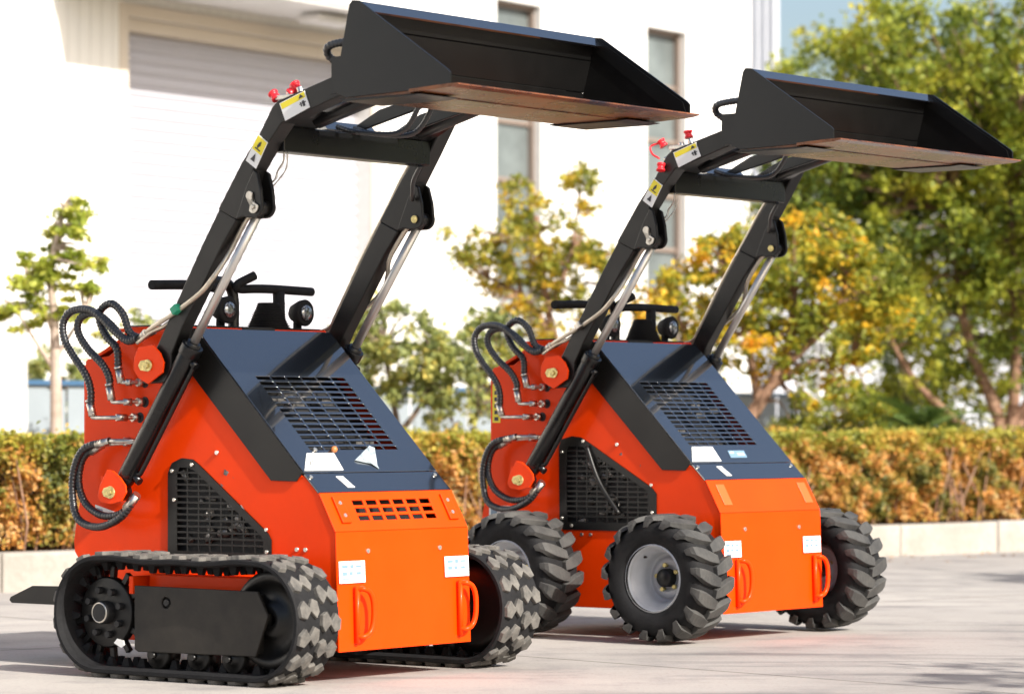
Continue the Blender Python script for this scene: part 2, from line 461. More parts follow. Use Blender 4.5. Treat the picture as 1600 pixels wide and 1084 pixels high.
    q = [f_st(-.205, .007, .2), f_st(-.170, .007, .2), f_st(-.150, .007, .78), f_st(-.185, .007, .78)]
    label_on(strip, q, (.7, 0, .71), WHITE)
    # hood: perforated sloping sheet with side flanges
    L = sqrt(.49**2+.493**2); ux, uz = .49/L, -.493/L
    f_h = lambda u, w_, v: (.36+ux*v*L+w_*.709, u, 1.188+uz*v*L+w_*.705)
    holes = []
    ya, yb, va, vb, rows, cols = (-.235, .240, .335, .862, 14, 6) if tr else (-.270, .210, .335, .868, 15, 7)
    pv = (vb-va)/rows; pu = (yb-ya)/cols; gp = .0075
    for r_ in range(rows):
        for c_ in range(cols):
            u0 = ya+c_*pu; v0 = va+r_*pv
            holes.append([(u0, v0), (u0+pu-gp, v0), (u0+pu-gp, v0+pv*.62), (u0, v0+pv*.62)])
    t = MB(); t.plate([(-.352, 0), (.352, 0), (.352, 1.0), (-.352, 1.0)], holes, 0, .005, f_h)
    hood = t.build('hood', HOODM, root, bevel=.0012)
    t = MB()
    for sg in (-1, 1):
        t.prism([(.358, 1.192), (.848, .698), (.822, .669), (.708, .671), (.300, 1.075), (.285, 1.150), (.32, 1.185)], sg*.3535, sg*.3575)
    t.build_each('side_flange', BLKM, hood, bevel=.0012)
    t = MB(); t.box(.345, .356, -.10, .06, 1.188, 1.200); t.build('hood_latch', DARK, hood)
    q = [f_h(-.335, .006, .985), f_h(-.140, .006, .985), f_h(-.127, .006, .875), f_h(-.270, .006, .875)]
    q = [f_h(-.345, .006, .988), f_h(-.145, .006, .988), f_h(-.130, .006, .872), f_h(-.270, .006, .872)]
    lb = label_on(hood, q, (.709, 0, .705), WHITE)
    print_on(lb, q, (.709, 0, .705), [(.06, .42, .74, .94)], PINK)
    print_on(lb, q, (.709, 0, .705), [(.12, .15, .30, .55), (.18, .24, .30, .36), (.18, .24, .48, .54)])
    if tr:   # crumpled tag and brown knob
        q = [f_h(-.045, .006, .925), f_h(.065, .03, .955), f_h(.115, .05, .840), f_h(.085, .045, .820)]
        m = MB(); P = [f_h(-.050, .008, .925), f_h(.050, .008, .960), f_h(.082, .022, .860), f_h(.058, .024, .848), f_h(-.02, .020, .925), f_h(.045, .008, .985), f_h(.015, .010, .94)]
        V = [m.bm.verts.new(p) for p in P]
        for tri in ((0, 1, 4), (0, 4, 3), (4, 2, 3), (4, 1, 2), (1, 5, 6), (0, 6, 1)):
            m.bm.faces.new([V[i] for i in tri])
        o = m.build('paper_tag', TAGM, hood); o.modifiers.new('s', 'SOLIDIFY').thickness = .001
        q = [f_h(-.145, .006, .845), f_h(-.110, .006, .845)]
        m = MB(); m.sphere(f_h(-.125, .014, .858), .012); m.build('fuel_knob', COPPER, hood, smooth=True)
        m = MB(); m.cyl(f_h(-.215, .004, .85), f_h(-.215, .012, .85), .008, n=8); m.build('hood_bolt', BOLT, hood)
    else:
        q = [f_h(-.06, .006, .962), f_h(.055, .006, .962), f_h(.070, .006, .905), f_h(-.045, .006, .905)]
        lb = label_on(hood, q, (.709, 0, .705), BLUEL)
        print_on(lb, q, (.709, 0, .705), [(.08, .30, .60, .80), (.5, .9, .55, .62), (.5, .9, .35, .42)], WHITE)
    # ---------------- side grilles (black frame, bars)
    for sg in (-1, 1):
        t = MB()
        xs = [p[0] for p in hole]; zs = [p[1] for p in hole]; cx = sum(xs)/len(xs); cz = sum(zs)/len(zs)
        inner = [(cx+(x-cx)*.80+.006, cz+(z-cz)*.86) for x, z in hole]
        outer = [(cx+(x-cx)*1.012, cz+(z-cz)*1.012) for x, z in hole]
        if tr: inner = [(.272, .425), (.272, .690), (.285, .712), (.325, .712), (.358, .700), (.655, .490), (.672, .470), (.672, .425)]
        else: inner = [(.225, .455), (.220, .745), (.235, .765), (.290, .768), (.320, .755), (.625, .590), (.642, .570), (.645, .455)]
        t.plate(outer, [inner], sg*.3510, sg*.3550)
        def top_at(x):
            for a, b in zip(inner, inner[1:]):
                if min(a[0], b[0]) <= x <= max(a[0], b[0]) and abs(a[0]-b[0]) > 1e-6 and max(a[1], b[1]) > .45+.01:
                    return a[1]+(b[1]-a[1])*(x-a[0])/(b[0]-a[0])
            return inner[0][1]
        z0 = inner[0][1]; x0, x1 = inner[0][0], inner[-1][0]
        k = 0; z = z0+.02
        while z < max(p[1] for p in inner)-.005:
            # right end of a bar at height z
            xr = x1
            for a, b in zip(inner, inner[1:]):
                if b[0] > a[0] and a[1] > b[1] and b[1] <= z <= a[1]: xr = a[0]+(b[0]-a[0])*(a[1]-z)/(a[1]-b[1])
            if z < inner[-2][1]: xr = x1
            t.box(x0-.003, xr+.003, min(sg*.350, sg*.354), max(sg*.350, sg*.354), z, z+.0068)
            z += .0205
        x = x0+.045
        while x < x1-.01:
            t.box(x, x+.007, min(sg*.3506, sg*.3533), max(sg*.3506, sg*.3533), z0-.003, top_at(x)+.002)
            x += .052
        gr = t.build('side_grille', BLKM, root, bevel=0)
        t = MB()
        for (x, z) in ([(.262, .60), (.252, .70), (.345, .722), (.688, .505), (.690, .43)] if tr else [(.20, .74), (.20, .47), (.25, .44), (.31, .785), (.655, .61), (.66, .50)]):
            t.cyl((x, sg*.355, z), (x, sg*.361, z), .0065, n=8)
        t.build_each('bolt', BOLT, gr)
    if not tr:
        m = MB(); m.tube(spline([(.33, -.362, .765), (.40, -.368, .62), (.50, -.366, .49)], 10), .009, 10)
        m.build('gas_strut', BLKM, root)
    t = MB()
    for (x, z) in ([(.458, .764), (.22, .885), (.822, .441), (.860, .441)] if tr else [(.480, .772), (.235, .87), (.30, .405), (.345, .405)]):
        for sg in (-1, 1): t.cyl((x, sg*.350, z), (x, sg*.357, z), .0075, n=8)
    t.build_each('bolt', BOLT, body)
    # rear side labels
    q = [(-.125, -.350, .535), (-.02, -.350, .515), (-.02, -.350, .552), (-.125, -.350, .578)]
    if not tr: q = [(-.19, -.350, .47), (-.07, -.350, .47), (-.07, -.350, .515), (-.19, -.350, .515)]
    lb = label_on(body, q, (0, -1, 0), WHITE); print_on(lb, q, (0, -1, 0), [(.08, .35, .2, .8), (.5, .9, .55, .7), (.5, .85, .25, .4)], BLUEL)
    if not tr:
        q = [(-.172, -.350, .86), (-.130, -.350, .86), (-.130, -.350, 1.02), (-.172, -.350, 1.02)]
        lb = label_on(body, q, (0, -1, 0), YEL); print_on(lb, q, (0, -1, 0), [(.25, .75, v, v+.10) for v in (.05, .22, .39, .56, .73)])
    # ---------------- pivots: arm bracket and cylinder bracket
    for sg in (-1, 1):
        hexp = [(.205, 1.126), (.272, 1.133), (.305, 1.105), (.323, 1.072), (.317, 1.037), (.248, .998), (.205, 1.018), (.180, 1.047), (.183, 1.09)]
        t = MB(); t.prism(hexp, sg*.466, sg*.474)
        t.box(.183, .205, min(sg*.352, sg*.466), max(sg*.352, sg*.466), 1.03, 1.11)
        br = t.build('arm_bracket', RED, root, bevel=.002)
        t = MB(); c = (.238, sg*.475, 1.062)
        t.prism([(c[0]+x, c[2]+z) for x, z in arc(.012, 0, .021, -110, 110, 10)+[(-.02, .016), (-.030, 0), (-.02, -.016)]], sg*.475, sg*.480)
        t.cyl((c[0]+.010, sg*.480, c[2]), (c[0]+.010, sg*.487, c[2]), .011, n=6)
        t.build('pivot_pin_cap', BRASS, br, bevel=.001)
        MB().cyl((.238, sg*.352, 1.062), (.238, sg*.465, 1.062), .022, n=18).build('pivot_pin', BLKM, br)
        low = [(x+.004, z) for x, z in [(.042, .703), (.008, .650), (-.004, .610), (.012, .590), (.060, .584), (.112, .594), (.135, .625), (.131, .650), (.105, .678), (.07, .70)]]
        t = MB(); t.prism(low[:10], sg*.461, sg*.467)
        t.box(.010, .025, min(sg*.352, sg*.460), max(sg*.352, sg*.460), .60, .68)
        br = t.build('cylinder_bracket', RED, root, bevel=.002)
        t = MB(); c = (.059, sg*.4675, .625)
        t.prism([(c[0]+x, c[2]+z) for x, z in arc(.006, 0, .022, -120, 120, 10)+[(-.024, .014), (-.032, 0), (-.024, -.014)]], sg*.4675, sg*.4725)
        t.cyl((c[0]+.006, sg*.4725, c[2]), (c[0]+.006, sg*.478, c[2]), .010, n=6)
        t.build('pivot_pin_cap', BRASS, br, bevel=.001)
    # ---------------- lift arms
    for sg in (-1, 1):
        yi, ym, yo = sg*.390, sg*.454, sg*.460
        t = MB()
        low_bar = [(.205, 1.000), (.187, 1.05), (.200, 1.10), (.235, 1.116), (.268, 1.121), (.483, 1.470), (.560, 1.585), (.640, 1.548), (.575, 1.465), (.390, 1.190), (.340, 1.10), (.335, 1.005)]
        top_bar = [(.5605, 1.586), (.666, 1.735), (.749, 1.833), (.806, 1.918), (.830, 1.936), (1.08, 2.004), (1.255, 2.045)]
        top_bar += [(1.262, 1.980), (1.06, 1.925), (.905, 1.878), (.848, 1.862), (.790, 1.80), (.722, 1.712)] if sg < 0 else [(1.262, 1.995), (.930, 1.975), (.872, 1.945), (.790, 1.815), (.724, 1.716)]
        top_bar += [(.702, 1.655), (.690, 1.60), (.6405, 1.549)]
        t.prism(low_bar, yi+sg*.008, ym); t.prism(top_bar, yi, yo)
        for ya_, yb_ in ((yi-sg*.001, yi+sg*.012), (yo-sg*.012, yo+sg*.001)):     # rod lug plates
            lug = [(.640, 1.548), (.672, 1.556), (.700, 1.552)] + arc(.726, 1.588, .036, -90, 20, 6) + [(.755, 1.645), (.738, 1.702), (.722, 1.712), (.69, 1.66)]
            t.prism(lug, ya_, yb_)
        arm = t.build('lift_arm', BLKM, root, bevel=.004)
        # seam where the gusset plate is welded on
        t = MB(); t.prism([(.560, 1.582), (.637, 1.545), (.638, 1.548), (.561, 1.585)], ym+sg*.0005, ym+sg*.003); t.build('weld_seam', DARK, arm)
        t = MB(); t.cyl((.727, yi-sg*.003, 1.587), (.727, yo+sg*.003, 1.587), .016, n=20)
        t.build('rod_pin', BLKM, arm)
        t = MB()
        if sg < 0:
            t.prism([(.727+x*cos(2.0)-z*sin(2.0), 1.587+x*sin(2.0)+z*cos(2.0)) for x, z in arc(.0, 0, .022, -100, -260, 8)[::-1]+arc(.042, 0, .014, 80, -80, 8)], yo+sg*.0035, yo+sg*.008)
            t.cyl((.727, yo+sg*.008, 1.587), (.727, yo+sg*.014, 1.587), .008, n=6)
        else:
            t.cyl((.727, yi-sg*.0035, 1.587), (.727, yi-sg*.008, 1.587), .014, n=16)
        t.build('rod_pin_cap', BRASS if sg > 0 else ZINC, arm, bevel=.001)
        if sg < 0:
            yy = yo-.0012; dx = 0
            q = [(.690+dx, yy, 1.744), (.735+dx, yy, 1.714), (.788+dx, yy, 1.799), (.746+dx, yy, 1.829)]
            lb = label_on(arm, q, (0, -1, 0), WHITE, 'warning_label')
            print_on(lb, q, (0, -1, 0), [(.04, .96, .48, .97)], YEL)
            o_ = (0, -1, 0)
            m = print_on(lb, [Vector(p)+Vector((0, -.0012, 0)) for p in q], o_, [([(.3, .15), (.7, .15), (.5, .42)],), ([(.34, .66), (.44, .60), (.62, .74), (.55, .88), (.40, .80)],), (.25, .75, .56, .60)])
            q = [(.866, yy, 1.867), (.974, yy, 1.906), (.950, yy, 1.962), (.840, yy, 1.926)]
            lb = label_on(arm, q, o_, WHITE, 'warning_label')
            print_on(lb, q, o_, [(.03, .97, .64, .96)], YEL)
            print_on(lb, [Vector(p)+Vector((0, -.0012, 0)) for p in q], o_, [([(.72, .70), (.92, .70), (.82, .92)],), (.72, .76, .25, .5), (.80, .88, .20, .52), (.68, .94, .38, .42)])
        # lift cylinder
        t = MB(); ax = Vector((.662, 0, .963)).normalized(); p0 = Vector((.066, sg*.425, .625))
        P = lambda d: p0+ax*d
        t.cyl(P(.045), P(.070), .030, .034, 24); t.cyl(P(.070), P(.600), .034, n=28); t.cyl(P(.575), P(.612), .0385, n=28); t.cyl(P(.612), P(.625), .030, .024, 24)
        t.cyl((.066, sg*.392, .625), (.066, sg*.458, .625), .030, n=20); t.box(-.02, .055, -.022, .022, -.018, .018, Matrix.Translation(p0) @ ax.to_track_quat('X', 'Z').to_matrix().to_4x4())
        # side feed pipe boss
        cyl_ = t.build('lift_cylinder', BLK, root, bevel=.001, smooth=False)
        MB().cyl(P(.62), P(1.145), .0155, n=20).build('piston_rod', CHROME, cyl_)
        n2 = Vector((ax.z, 0, -ax.x))
        t = MB(); t.cyl(P(1.135), P(1.185), .020, n=16); t.cyl((.727, yi+sg*.013, 1.587), (.727, yo-sg*.013, 1.587), .024, n=18)
        t.build('rod_eye', BLKM, cyl_)
        t = MB(); of = Vector((0, sg*.0, 0)); nn = n2*.047
        t.tube(spline([P(.565)+n2*.03, P(.56)+nn, P(.54)+nn, P(.3)+nn, P(.13)+nn, P(.105)+nn*.9, P(.10)+n2*.03], 5), .0085, 10)
        t.cyl(P(.085)+n2*.02, P(.085)+n2*.060, .014, n=10); t.cyl(P(.56)+n2*.02, P(.56)+n2*.056, .013, n=10)
        t.build('feed_pipe', BLK, cyl_)
    # rigid pipes along the arms
    for sg in (-1, 1):
        t = MB()
        t.tube(spline([(.158, sg*.43, 1.150), (.25, sg*.455, 1.192), (.354, sg*.458, 1.238), (.473, sg*.458, 1.302), (.530, sg*.455, 1.352), (.558, sg*.440, 1.395), (.585, sg*.418, 1.452), (.645, sg*.418, 1.538), (.690, sg*.42, 1.580)], 6), .0085, 8)
        t.tube(spline([(.165, sg*.41, 1.158), (.245, sg*.41, 1.190), (.310, sg*.41, 1.212), (.345, sg*.41, 1.262), (.470, sg*.41, 1.468), (.590, sg*.41, 1.645), (.66, sg*.405, 1.745), (.765, sg*.405, 1.880)], 6), .0075, 8)
        t.tube(spline([(.17, sg*.445, 1.140), (.24, sg*.450, 1.176), (.305, sg*.448, 1.200), (.340, sg*.432, 1.245), (.463, sg*.43, 1.450), (.60, sg*.43, 1.652)], 6), .0065, 8)
        pp = t.build_each('hydraulic_pipe', PIPE, root)[0]
        t = MB(); t.cyl((.17, sg*.43, 1.155), (.215, sg*.452, 1.176), .012, n=10); t.cyl((.165, sg*.41, 1.160), (.22, sg*.41, 1.182), .011, n=10)
        t.build_each('pipe_fitting', ZINC, pp)
    t = MB(); t.box(-.016, .016, -.02, .012, -.014, .014, Matrix.Translation((.372, -.458, 1.252)) @ Matrix.Rotation(-.6, 4, 'Y'))
    t.build('pipe_clamp', GREEN if tr else ZINC, root, bevel=.004)
    # small lines leaving the inner elbow
    t = MB()
    t.tube(spline([(.785, -.375, 1.775), (.775, -.37, 1.74), (.75, -.37, 1.71), (.745, -.375, 1.685), (.725, -.385, 1.665)], 6), .004, 6)
    t.tube(spline([(.79, -.365, 1.775), (.78, -.36, 1.72), (.755, -.372, 1.68), (.73, -.385, 1.65)], 6), .003, 6)
    t.build_each('elbow_line', ZINC, root)
    # ---------------- cross tube between the arms
    t = MB()
    t.box(.722, .797, -.3895, .3895, 1.774, 1.860)
    for ya_, yb_ in ((-.3895, -.22), (.22, .3895)):
        t.prism([(.73, 1.8605), (.797, 1.8605), (.86, 1.885), (.90, 1.908), (.83, 1.905)], ya_, yb_)
    for y in (-.24, -.02, .2):
        t.prism([(.745, 1.861), (.795, 1.861), (1.20, 1.955), (1.20, 2.00), (.90, 1.935)], y, y+.012)
    ct = t.build('cross_tube', BLK, root, bevel=.004)
    t = MB(); t.prism([(.727, 1.8615), (.795, 1.8615), (.795, 1.866), (.765, 1.896), (.727, 1.898)], -.165, .10); t.build('cover_plate', HOODM, ct, bevel=.002)
    # tilt cylinder in the middle
    for y in (-.27, .27):
        t = MB(); t.cyl((.84, y, 1.885), (1.12, y, 1.96), .030, n=20); tc_ = t.build('tilt_cylinder', BLK, root, bevel=.001)
        MB().cyl((1.10, y, 1.947), (1.22, y, 1.99), .014, n=14).build('piston_rod', BLKM, tc_)
    # hoses to the coupler
    for k, (ya_, yb_) in enumerate(((-.05, -.12), (.02, -.03))):
        if not tr and k: continue
        m = hose_mesh([(.80, yb_, 1.875), (.90, yb_, 1.85), (1.02, ya_, 1.85), (1.10, ya_, 1.93), (1.12, ya_, 2.0)], .0085)
        m.build('hydraulic_hose', HOSE, root)
    m = hose_mesh([(1.10, -.40, 2.03), (1.06, -.40, 2.045), (1.02, -.42, 2.075), (1.04, -.44, 2.105), (1.12, -.42, 2.118), (1.22, -.40, 2.12)], .012)
    m.build('hydraulic_hose', HOSE, root)
    m = hose_mesh([(.80, .33, 1.77), (.76, .34, 1.72), (.74, .36, 1.68), (.72, .380, 1.655)], .008, False); m.build('hydraulic_hose', HOSE, root)
    # quick couplers with red dust caps on the near elbow
    t = MB(); t.box(.80, .93, -.44, -.40, 1.942, 1.958, Matrix.Translation((0, 0, 0)))
    for x in (.812, .855, .90): t.cyl((x, -.42, 1.93+(x-.81)*.28), (x-.008, -.42, 1.955+(x-.81)*.28), .012, n=12)
    t.cyl((.775, -.40, 1.90), (.755, -.40, 1.912), .010, n=8)
    cp = t.build('quick_coupler', ZINC, root, bevel=.002)
    caps = [((.800, -.43, 1.945), (-.6, 0, .7)), ((.850, -.42, 1.962), (.5, .2, .7)), ((.868, -.40, 1.972), (-.5, 0, .7))]
    if not tr: caps = [((.780, -.44, 1.955), (-.5, -.2, .8)), ((.880, -.41, 1.985), (-.2, 0, .95)), ((.790, -.475, 1.885), (.1, -.25, -.96))]
    for p, d in caps:
        t = MB(); d = Vector(d).normalized(); p = Vector(p)
        t.tube([p, p+d*.008, p+d*.009, p+d*.022, p+d*.024, p+d*.030], [.017, .017, .014, .014, .018, .018], 16)
        t.build('dust_cap', CAPR, cp)
    if not tr:
        t = MB(); t.tube(spline([(.765, -.45, 1.97), (.735, -.47, 1.955), (.75, -.48, 1.925), (.785, -.48, 1.905)], 5), .004, 8); t.build('cap_strap', CAPR, cp)
    # ---------------- bucket
    sidep = [(1.313, 2.198), (1.325, 2.212), (1.351, 2.209), (1.715, 1.966), (1.724, 1.956), (1.724, 1.915), (1.644, 1.912), (1.40, 1.906), (1.30, 1.904), (1.262, 1.918), (1.250, 1.94), (1.265, 1.990)]
    t = MB()
    for sg in (-1, 1): t.prism(sidep, sg*.660, sg*.652)
    ip = [(1.317, 2.200), (1.300, 2.13), (1.270, 2.02), (1.262, 1.975), (1.275, 1.935), (1.305, 1.915), (1.36, 1.908)]
    sh = ip+[(x+.008, z+.003) for x, z in ip[::-1]]
    for a, b in zip(ip, ip[1:]):
        t.hexa([(a[0], -.651, a[1]), (a[0], .651, a[1]), (b[0], .651, b[1]), (b[0], -.651, b[1]),
                (a[0]+.007, -.651, a[1]-.001), (a[0]+.007, .651, a[1]-.001), (b[0]+.006, .651, b[1]+.005), (b[0]+.006, -.651, b[1]+.005)])
    for sg in (-1, 1):                                                                   # thin raised strip inside the front edge
        t.prism([(1.345, 2.20), (1.70, 1.965), (1.715, 1.925), (1.66, 1.925), (1.33, 2.16)], sg*.6505, sg*.6465)
    t.box(1.10, 1.262, -.50, -.36, 1.94, 2.06); t.box(1.10, 1.262, .36, .50, 1.94, 2.06)
    t.prism([(1.225, 1.92), (1.262, 1.92), (1.285, 2.12), (1.235, 2.10)], -.55, .55)
    bk = t.build('bucket', BUCK, root, bevel=.002)
    for sg in (-1, 1):
        MB().prism([(1.262, 1.899), (1.285, 1.892), (1.55, 1.893), (1.60, 1.897), (1.60, 1.899)], sg*.656, sg*.46).build('dark_floor_strip', BUCK, bk, bevel=.001)  # added black strips; the near one stands in for the arms' dark reflection
    t = MB(); t.prism([(1.3185, 2.2015), (1.324, 2.213), (1.356, 2.180), (1.350, 2.174), (1.326, 2.190)], -.6515, .6515); t.build('top_lip', HOODM, bk, bevel=.001)
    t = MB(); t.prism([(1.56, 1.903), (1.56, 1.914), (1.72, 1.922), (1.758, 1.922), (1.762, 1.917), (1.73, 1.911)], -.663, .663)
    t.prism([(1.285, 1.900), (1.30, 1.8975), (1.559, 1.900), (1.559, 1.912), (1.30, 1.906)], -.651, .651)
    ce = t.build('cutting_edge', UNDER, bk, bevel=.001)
    # ---------------- controls on the dash
    t = MB()
    t.tube(spline([(.18, -.385, 1.343), (.18, -.21, 1.349), (.18, -.11, 1.347), (.18, -.035, 1.340)], 6), .017, 12)
    t.build('left_grip', RUB, root)
    t = MB(); t.tube(spline([(.16, -.11, 1.36), (.16, .01, 1.365), (.16, .055, 1.32), (.16, .058, 1.19)], 8), .020, 12); t.build('guard_tube', BLKM, root)
    t = MB()
    t.tube(spline([(.20, .437, 1.344), (.20, .22, 1.347), (.20, .12, 1.345), (.19, .055, 1.343), (.195, .045, 1.36), (.22, .105, 1.392)], 6), .016, 12)
    t.cyl((.20, .255, 1.34), (.20, .260, 1.19), .022, n=14)
    lv = t.build('control_lever', RUB, root)
    t = MB(); prof = []
    c = (.20, .20, 1.20)
    for k in range(15):
        z = 1.20+k*.0065; r0 = .084-.0030*k; t.tube([(c[0], c[1], z), (c[0], c[1], z+.006)], [r0, r0*.86], 18)
    t.build('bellows', RUB, lv)
    t = MB(); t.cyl((.14, .062, 1.19), (.14, .062, 1.25), .005, n=8); t.cyl((.14, .062, 1.245), (.14, .062, 1.285), .010, n=10); t.build('throttle_knob', DARK, root)
    for y, z in ((.366, 1.265), (-.046, 1.265)):
        c = (.23, y, z)
        t = MB(); ringp = []
        pts = [Vector((c[0]-.07, y, z)), Vector((c[0]-.055, y, z)), Vector((c[0]-.02, y, z)), Vector((c[0], y, z)), Vector((c[0]+.004, y, z))]
        t.tube(pts, [.014, .030, .046, .049, .044], 22)
        t.box(c[0]-.045, c[0]-.03, y-.015, y+.015, 1.192, z-.03)
        wl = t.build('work_light', RUB, root, smooth=False)
        MB().tube([(c[0]+.0045, y, z), (c[0]+.010, y, z), (c[0]+.012, y, z)], [.030, .027, .008], 20).build('lens', LENS, wl)
    t = MB(); t.box(.02, .26, -.33, .42, 1.197, 1.206); t.build('dash_panel', BLKM, root, bevel=.002)
    # ---------------- side hoses with fittings
    y = -.41
    hs = [[(.060, 1.004), (.046, 1.056), (.038, 1.123), (-.012, 1.168), (-.046, 1.224), (-.037, 1.262), (.013, 1.281), (.066, 1.245), (.103, 1.177), (.16, 1.156)],
          [(.026, .945), (.016, .989), (.013, 1.023), (-.018, 1.068), (-.090, 1.124), (-.137, 1.181), (-.134, 1.226), (-.090, 1.248), (-.037, 1.242), (.025, 1.205), (.081, 1.160), (.160, 1.152)],
          [(-.055, .890), (-.065, .923), (-.065, .979), (-.090, 1.035), (-.153, 1.103), (-.194, 1.160), (-.200, 1.216), (-.162, 1.256), (-.090, 1.263), (-.028, 1.242), (.050, 1.185), (.112, 1.150), (.160, 1.156)]]
    ports = [(.112, 1.006), (.112, .938), (.088, .884), (.104, .802)]
    for k, pth in enumerate(hs):
        yy = y-.012*k
        m = hose_mesh([(x, yy, z) for x, z in pth], .0125); h = m.build('hydraulic_hose', HOSE, root)
        t = MB(); px, pz = ports[k]
        t.cyl((pth[0][0], yy, pth[0][1]), (pth[0][0]*.75+pth[1][0]*.25, yy, pth[0][1]+.012), .014, n=12)
        t.tube(spline([(px, -.352, pz), (px-.012, y+.01, pz), (px-.035, yy, pz), (pth[0][0]+.006, yy, pz+.0), (pth[0][0], yy, pth[0][1]+.004)], 5), .0075, 10)
        t.cyl((px-.004, -.352, pz), (px-.008, -.378, pz), .015, n=6)
        t.cyl((px-.012, y+.012, pz), (px-.03, yy, pz), .0125, n=6)
        q0 = Vector((pth[0][0], yy, pth[0][1])); q1 = Vector((pth[1][0], yy, pth[1][1])); d = (q1-q0).normalized()
        t.cyl(q0, q0+d*.045, .0145, n=14); t.cyl(q0+d*.05, q0+d*.058, .0155, n=14)
        t.build('hose_fitting', ZINC, h)
    l1 = [(.004, -.41, .802), (-.106, -.42, .777), (-.153, -.425, .709), (-.159, -.43, .619), (-.121, -.44, .530), (-.012, -.45, .503), (.096, -.45, .538), (.150, -.44, .600)]
    l2 = [(-.040, -.40, .790), (-.125, -.405, .748), (-.148, -.41, .664), (-.106, -.42, .586), (-.012, -.43, .543), (.081, -.43, .552), (.136, -.425, .605)]
    for k, pth in enumerate((l1, l2)):
        m = hose_mesh(pth, .0125); h = m.build('hydraulic_hose', HOSE, root)
        t = MB(); px, pz = .104, .802-.006*k
        t.tube(spline([(px, -.352, pz), (px-.015, -.39, pz), (px-.06, pth[0][1], pz), (pth[0][0], pth[0][1], pth[0][2])], 5), .009, 10)
        t.cyl((px-.02, -.385, pz), (px-.045, -.398, pz), .0135, n=6)
        q0 = Vector(pth[0]); d = (Vector(pth[1])-q0).normalized(); t.cyl(q0, q0+d*.06, .0145, n=14)
        t.build('hose_fitting', ZINC, h)
        q0 = Vector(pth[-1]); d = (Vector(pth[-2])-q0).normalized(); MB().cyl(q0-d*.02, q0+d*.05, .0150, n=14).build('hose_fitting', ZINC, h)
    for px, pz in ports: 
        m = MB(); m.lathe([(0, -.001), (.017, -.001), (.019, 0)], (px+.004, -.3505, pz), 18); m.build('port', DARK, body)
    # ---------------- rear platform
    t = MB(); t.prism([(-.600, .214), (-.612, .224), (-.605, .236), (-.494, .279), (-.20, .284), (-.20, .214)], -.300, -.290)
    t.prism([(-.600, .214), (-.612, .224), (-.605, .236), (-.494, .279), (-.20, .284), (-.20, .214)], .290, .300)
    t.box(-.59, -.21, -.289, .289, .214, .222)
    if tr: t.build('rear_platform', BLKM, root, bevel=.002)
    # ---------------- running gear
    if tr:
        for sg in (-1, 1): make_track(root, sg)
        t = MB(); t.box(.15, .30, -.50, -.352, .17, .27); t.box(.15, .30, .352, .50, .17, .27)
        t.box(.30, .84, -.52, -.352, .30, .350); t.box(.30, .84, .352, .52, .30, .350)
        t.box(.262, .282, -.58, -.352, .285, .345); t.build_each('carrier_beam', RED, root, bevel=.002)
    else:
        for x in (.135, .878):
            for sg in (-1, 1): make_wheel(root, x, sg)
        t = MB()
        for x in (.135, .878): t.cyl((x, -.56, .252), (x, .56, .252), .035, n=16)
        t.build_each('axle', BLKM, root)
    return root
TAGM = mat('crumpled_paper_tag', (.34, .40, .44), .4, var=.5, vscale=60)
BUCK = mat('bucket_black_paint', (.0032, .0032, .0032), .36, coat=.05, coat_rough=.15, rvar=.08, vscale=5, bump=.02, bscale=10, spec=.4)
PADM = mat('lighter_orange_pad', (.84, .105, .018), .40)
COPPER = mat('brown_plastic', (.45, .16, .05), .4)
UNDER = mat('copper_reflection_floor', (.016, .007, .003), .28, col2=(.27, .085, .020), coat=.12, coat_rough=.1, rvar=.08, vscale=4.5, spec=.5)  # warm reflection painted in as copper patches on a near-black floor

make_loader('track', 'tracked_mini_loader', (-1.157, 11.942, 0), radians(-37.582),
            'orange mini loader on black rubber tracks with its black bucket raised')
make_loader('wheel', 'wheeled_mini_loader', (.273, 14.047, .007), radians(-38.841),
            'orange mini loader on four chunky rubber tyres with grey rims and its bucket raised')

# ------------------------------------------------------------------ setting
def noise_mat(name, stops, scale, detail=8, rough=.9, bump=.1, bscale=30, stretch=None):
    m = bpy.data.materials.new(name); m.use_nodes = True; n = m.node_tree.nodes; l = m.node_tree.links; b = n['Principled BSDF']
    b.inputs['Roughness'].default_value = rough
    tc = n.new('ShaderNodeTexCoord'); mp = n.new('ShaderNodeMapping'); mp.inputs['Scale'].default_value = stretch or (1, 1, 1)
    l.new(tc.outputs['Object'], mp.inputs['Vector'])
    t = n.new('ShaderNodeTexNoise'); t.inputs['Scale'].default_value = scale; t.inputs['Detail'].default_value = detail; t.inputs['Roughness'].default_value = .6
    l.new(mp.outputs[0], t.inputs['Vector'])
    rp = n.new('ShaderNodeValToRGB'); e = rp.color_ramp.elements
    while len(e) < len(stops): e.new(.5)
    for i, (p, c) in enumerate(stops): e[i].position = p; e[i].color = (*c, 1)
    l.new(t.outputs['Fac'], rp.inputs['Fac'])
    t2 = n.new('ShaderNodeTexNoise'); t2.inputs['Scale'].default_value = bscale; t2.inputs['Detail'].default_value = 8
    l.new(tc.outputs['Object'], t2.inputs['Vector'])
    mx = n.new('ShaderNodeMix'); mx.data_type = 'RGBA'; mx.blend_type = 'MULTIPLY'; mx.inputs['Factor'].default_value = .35
    l.new(rp.outputs[0], mx.inputs[6]); l.new(t2.outputs['Fac'], mx.inputs[7])
    mg = n.new('ShaderNodeBrightContrast'); mg.inputs['Bright'].default_value = 0
    l.new(mx.outputs[2], b.inputs['Base Color'])
    bp = n.new('ShaderNodeBump'); bp.inputs['Strength'].default_value = bump; bp.inputs['Distance'].default_value = .01
    l.new(t2.outputs['Fac'], bp.inputs['Height']); l.new(bp.outputs[0], b.inputs['Normal'])
    return m
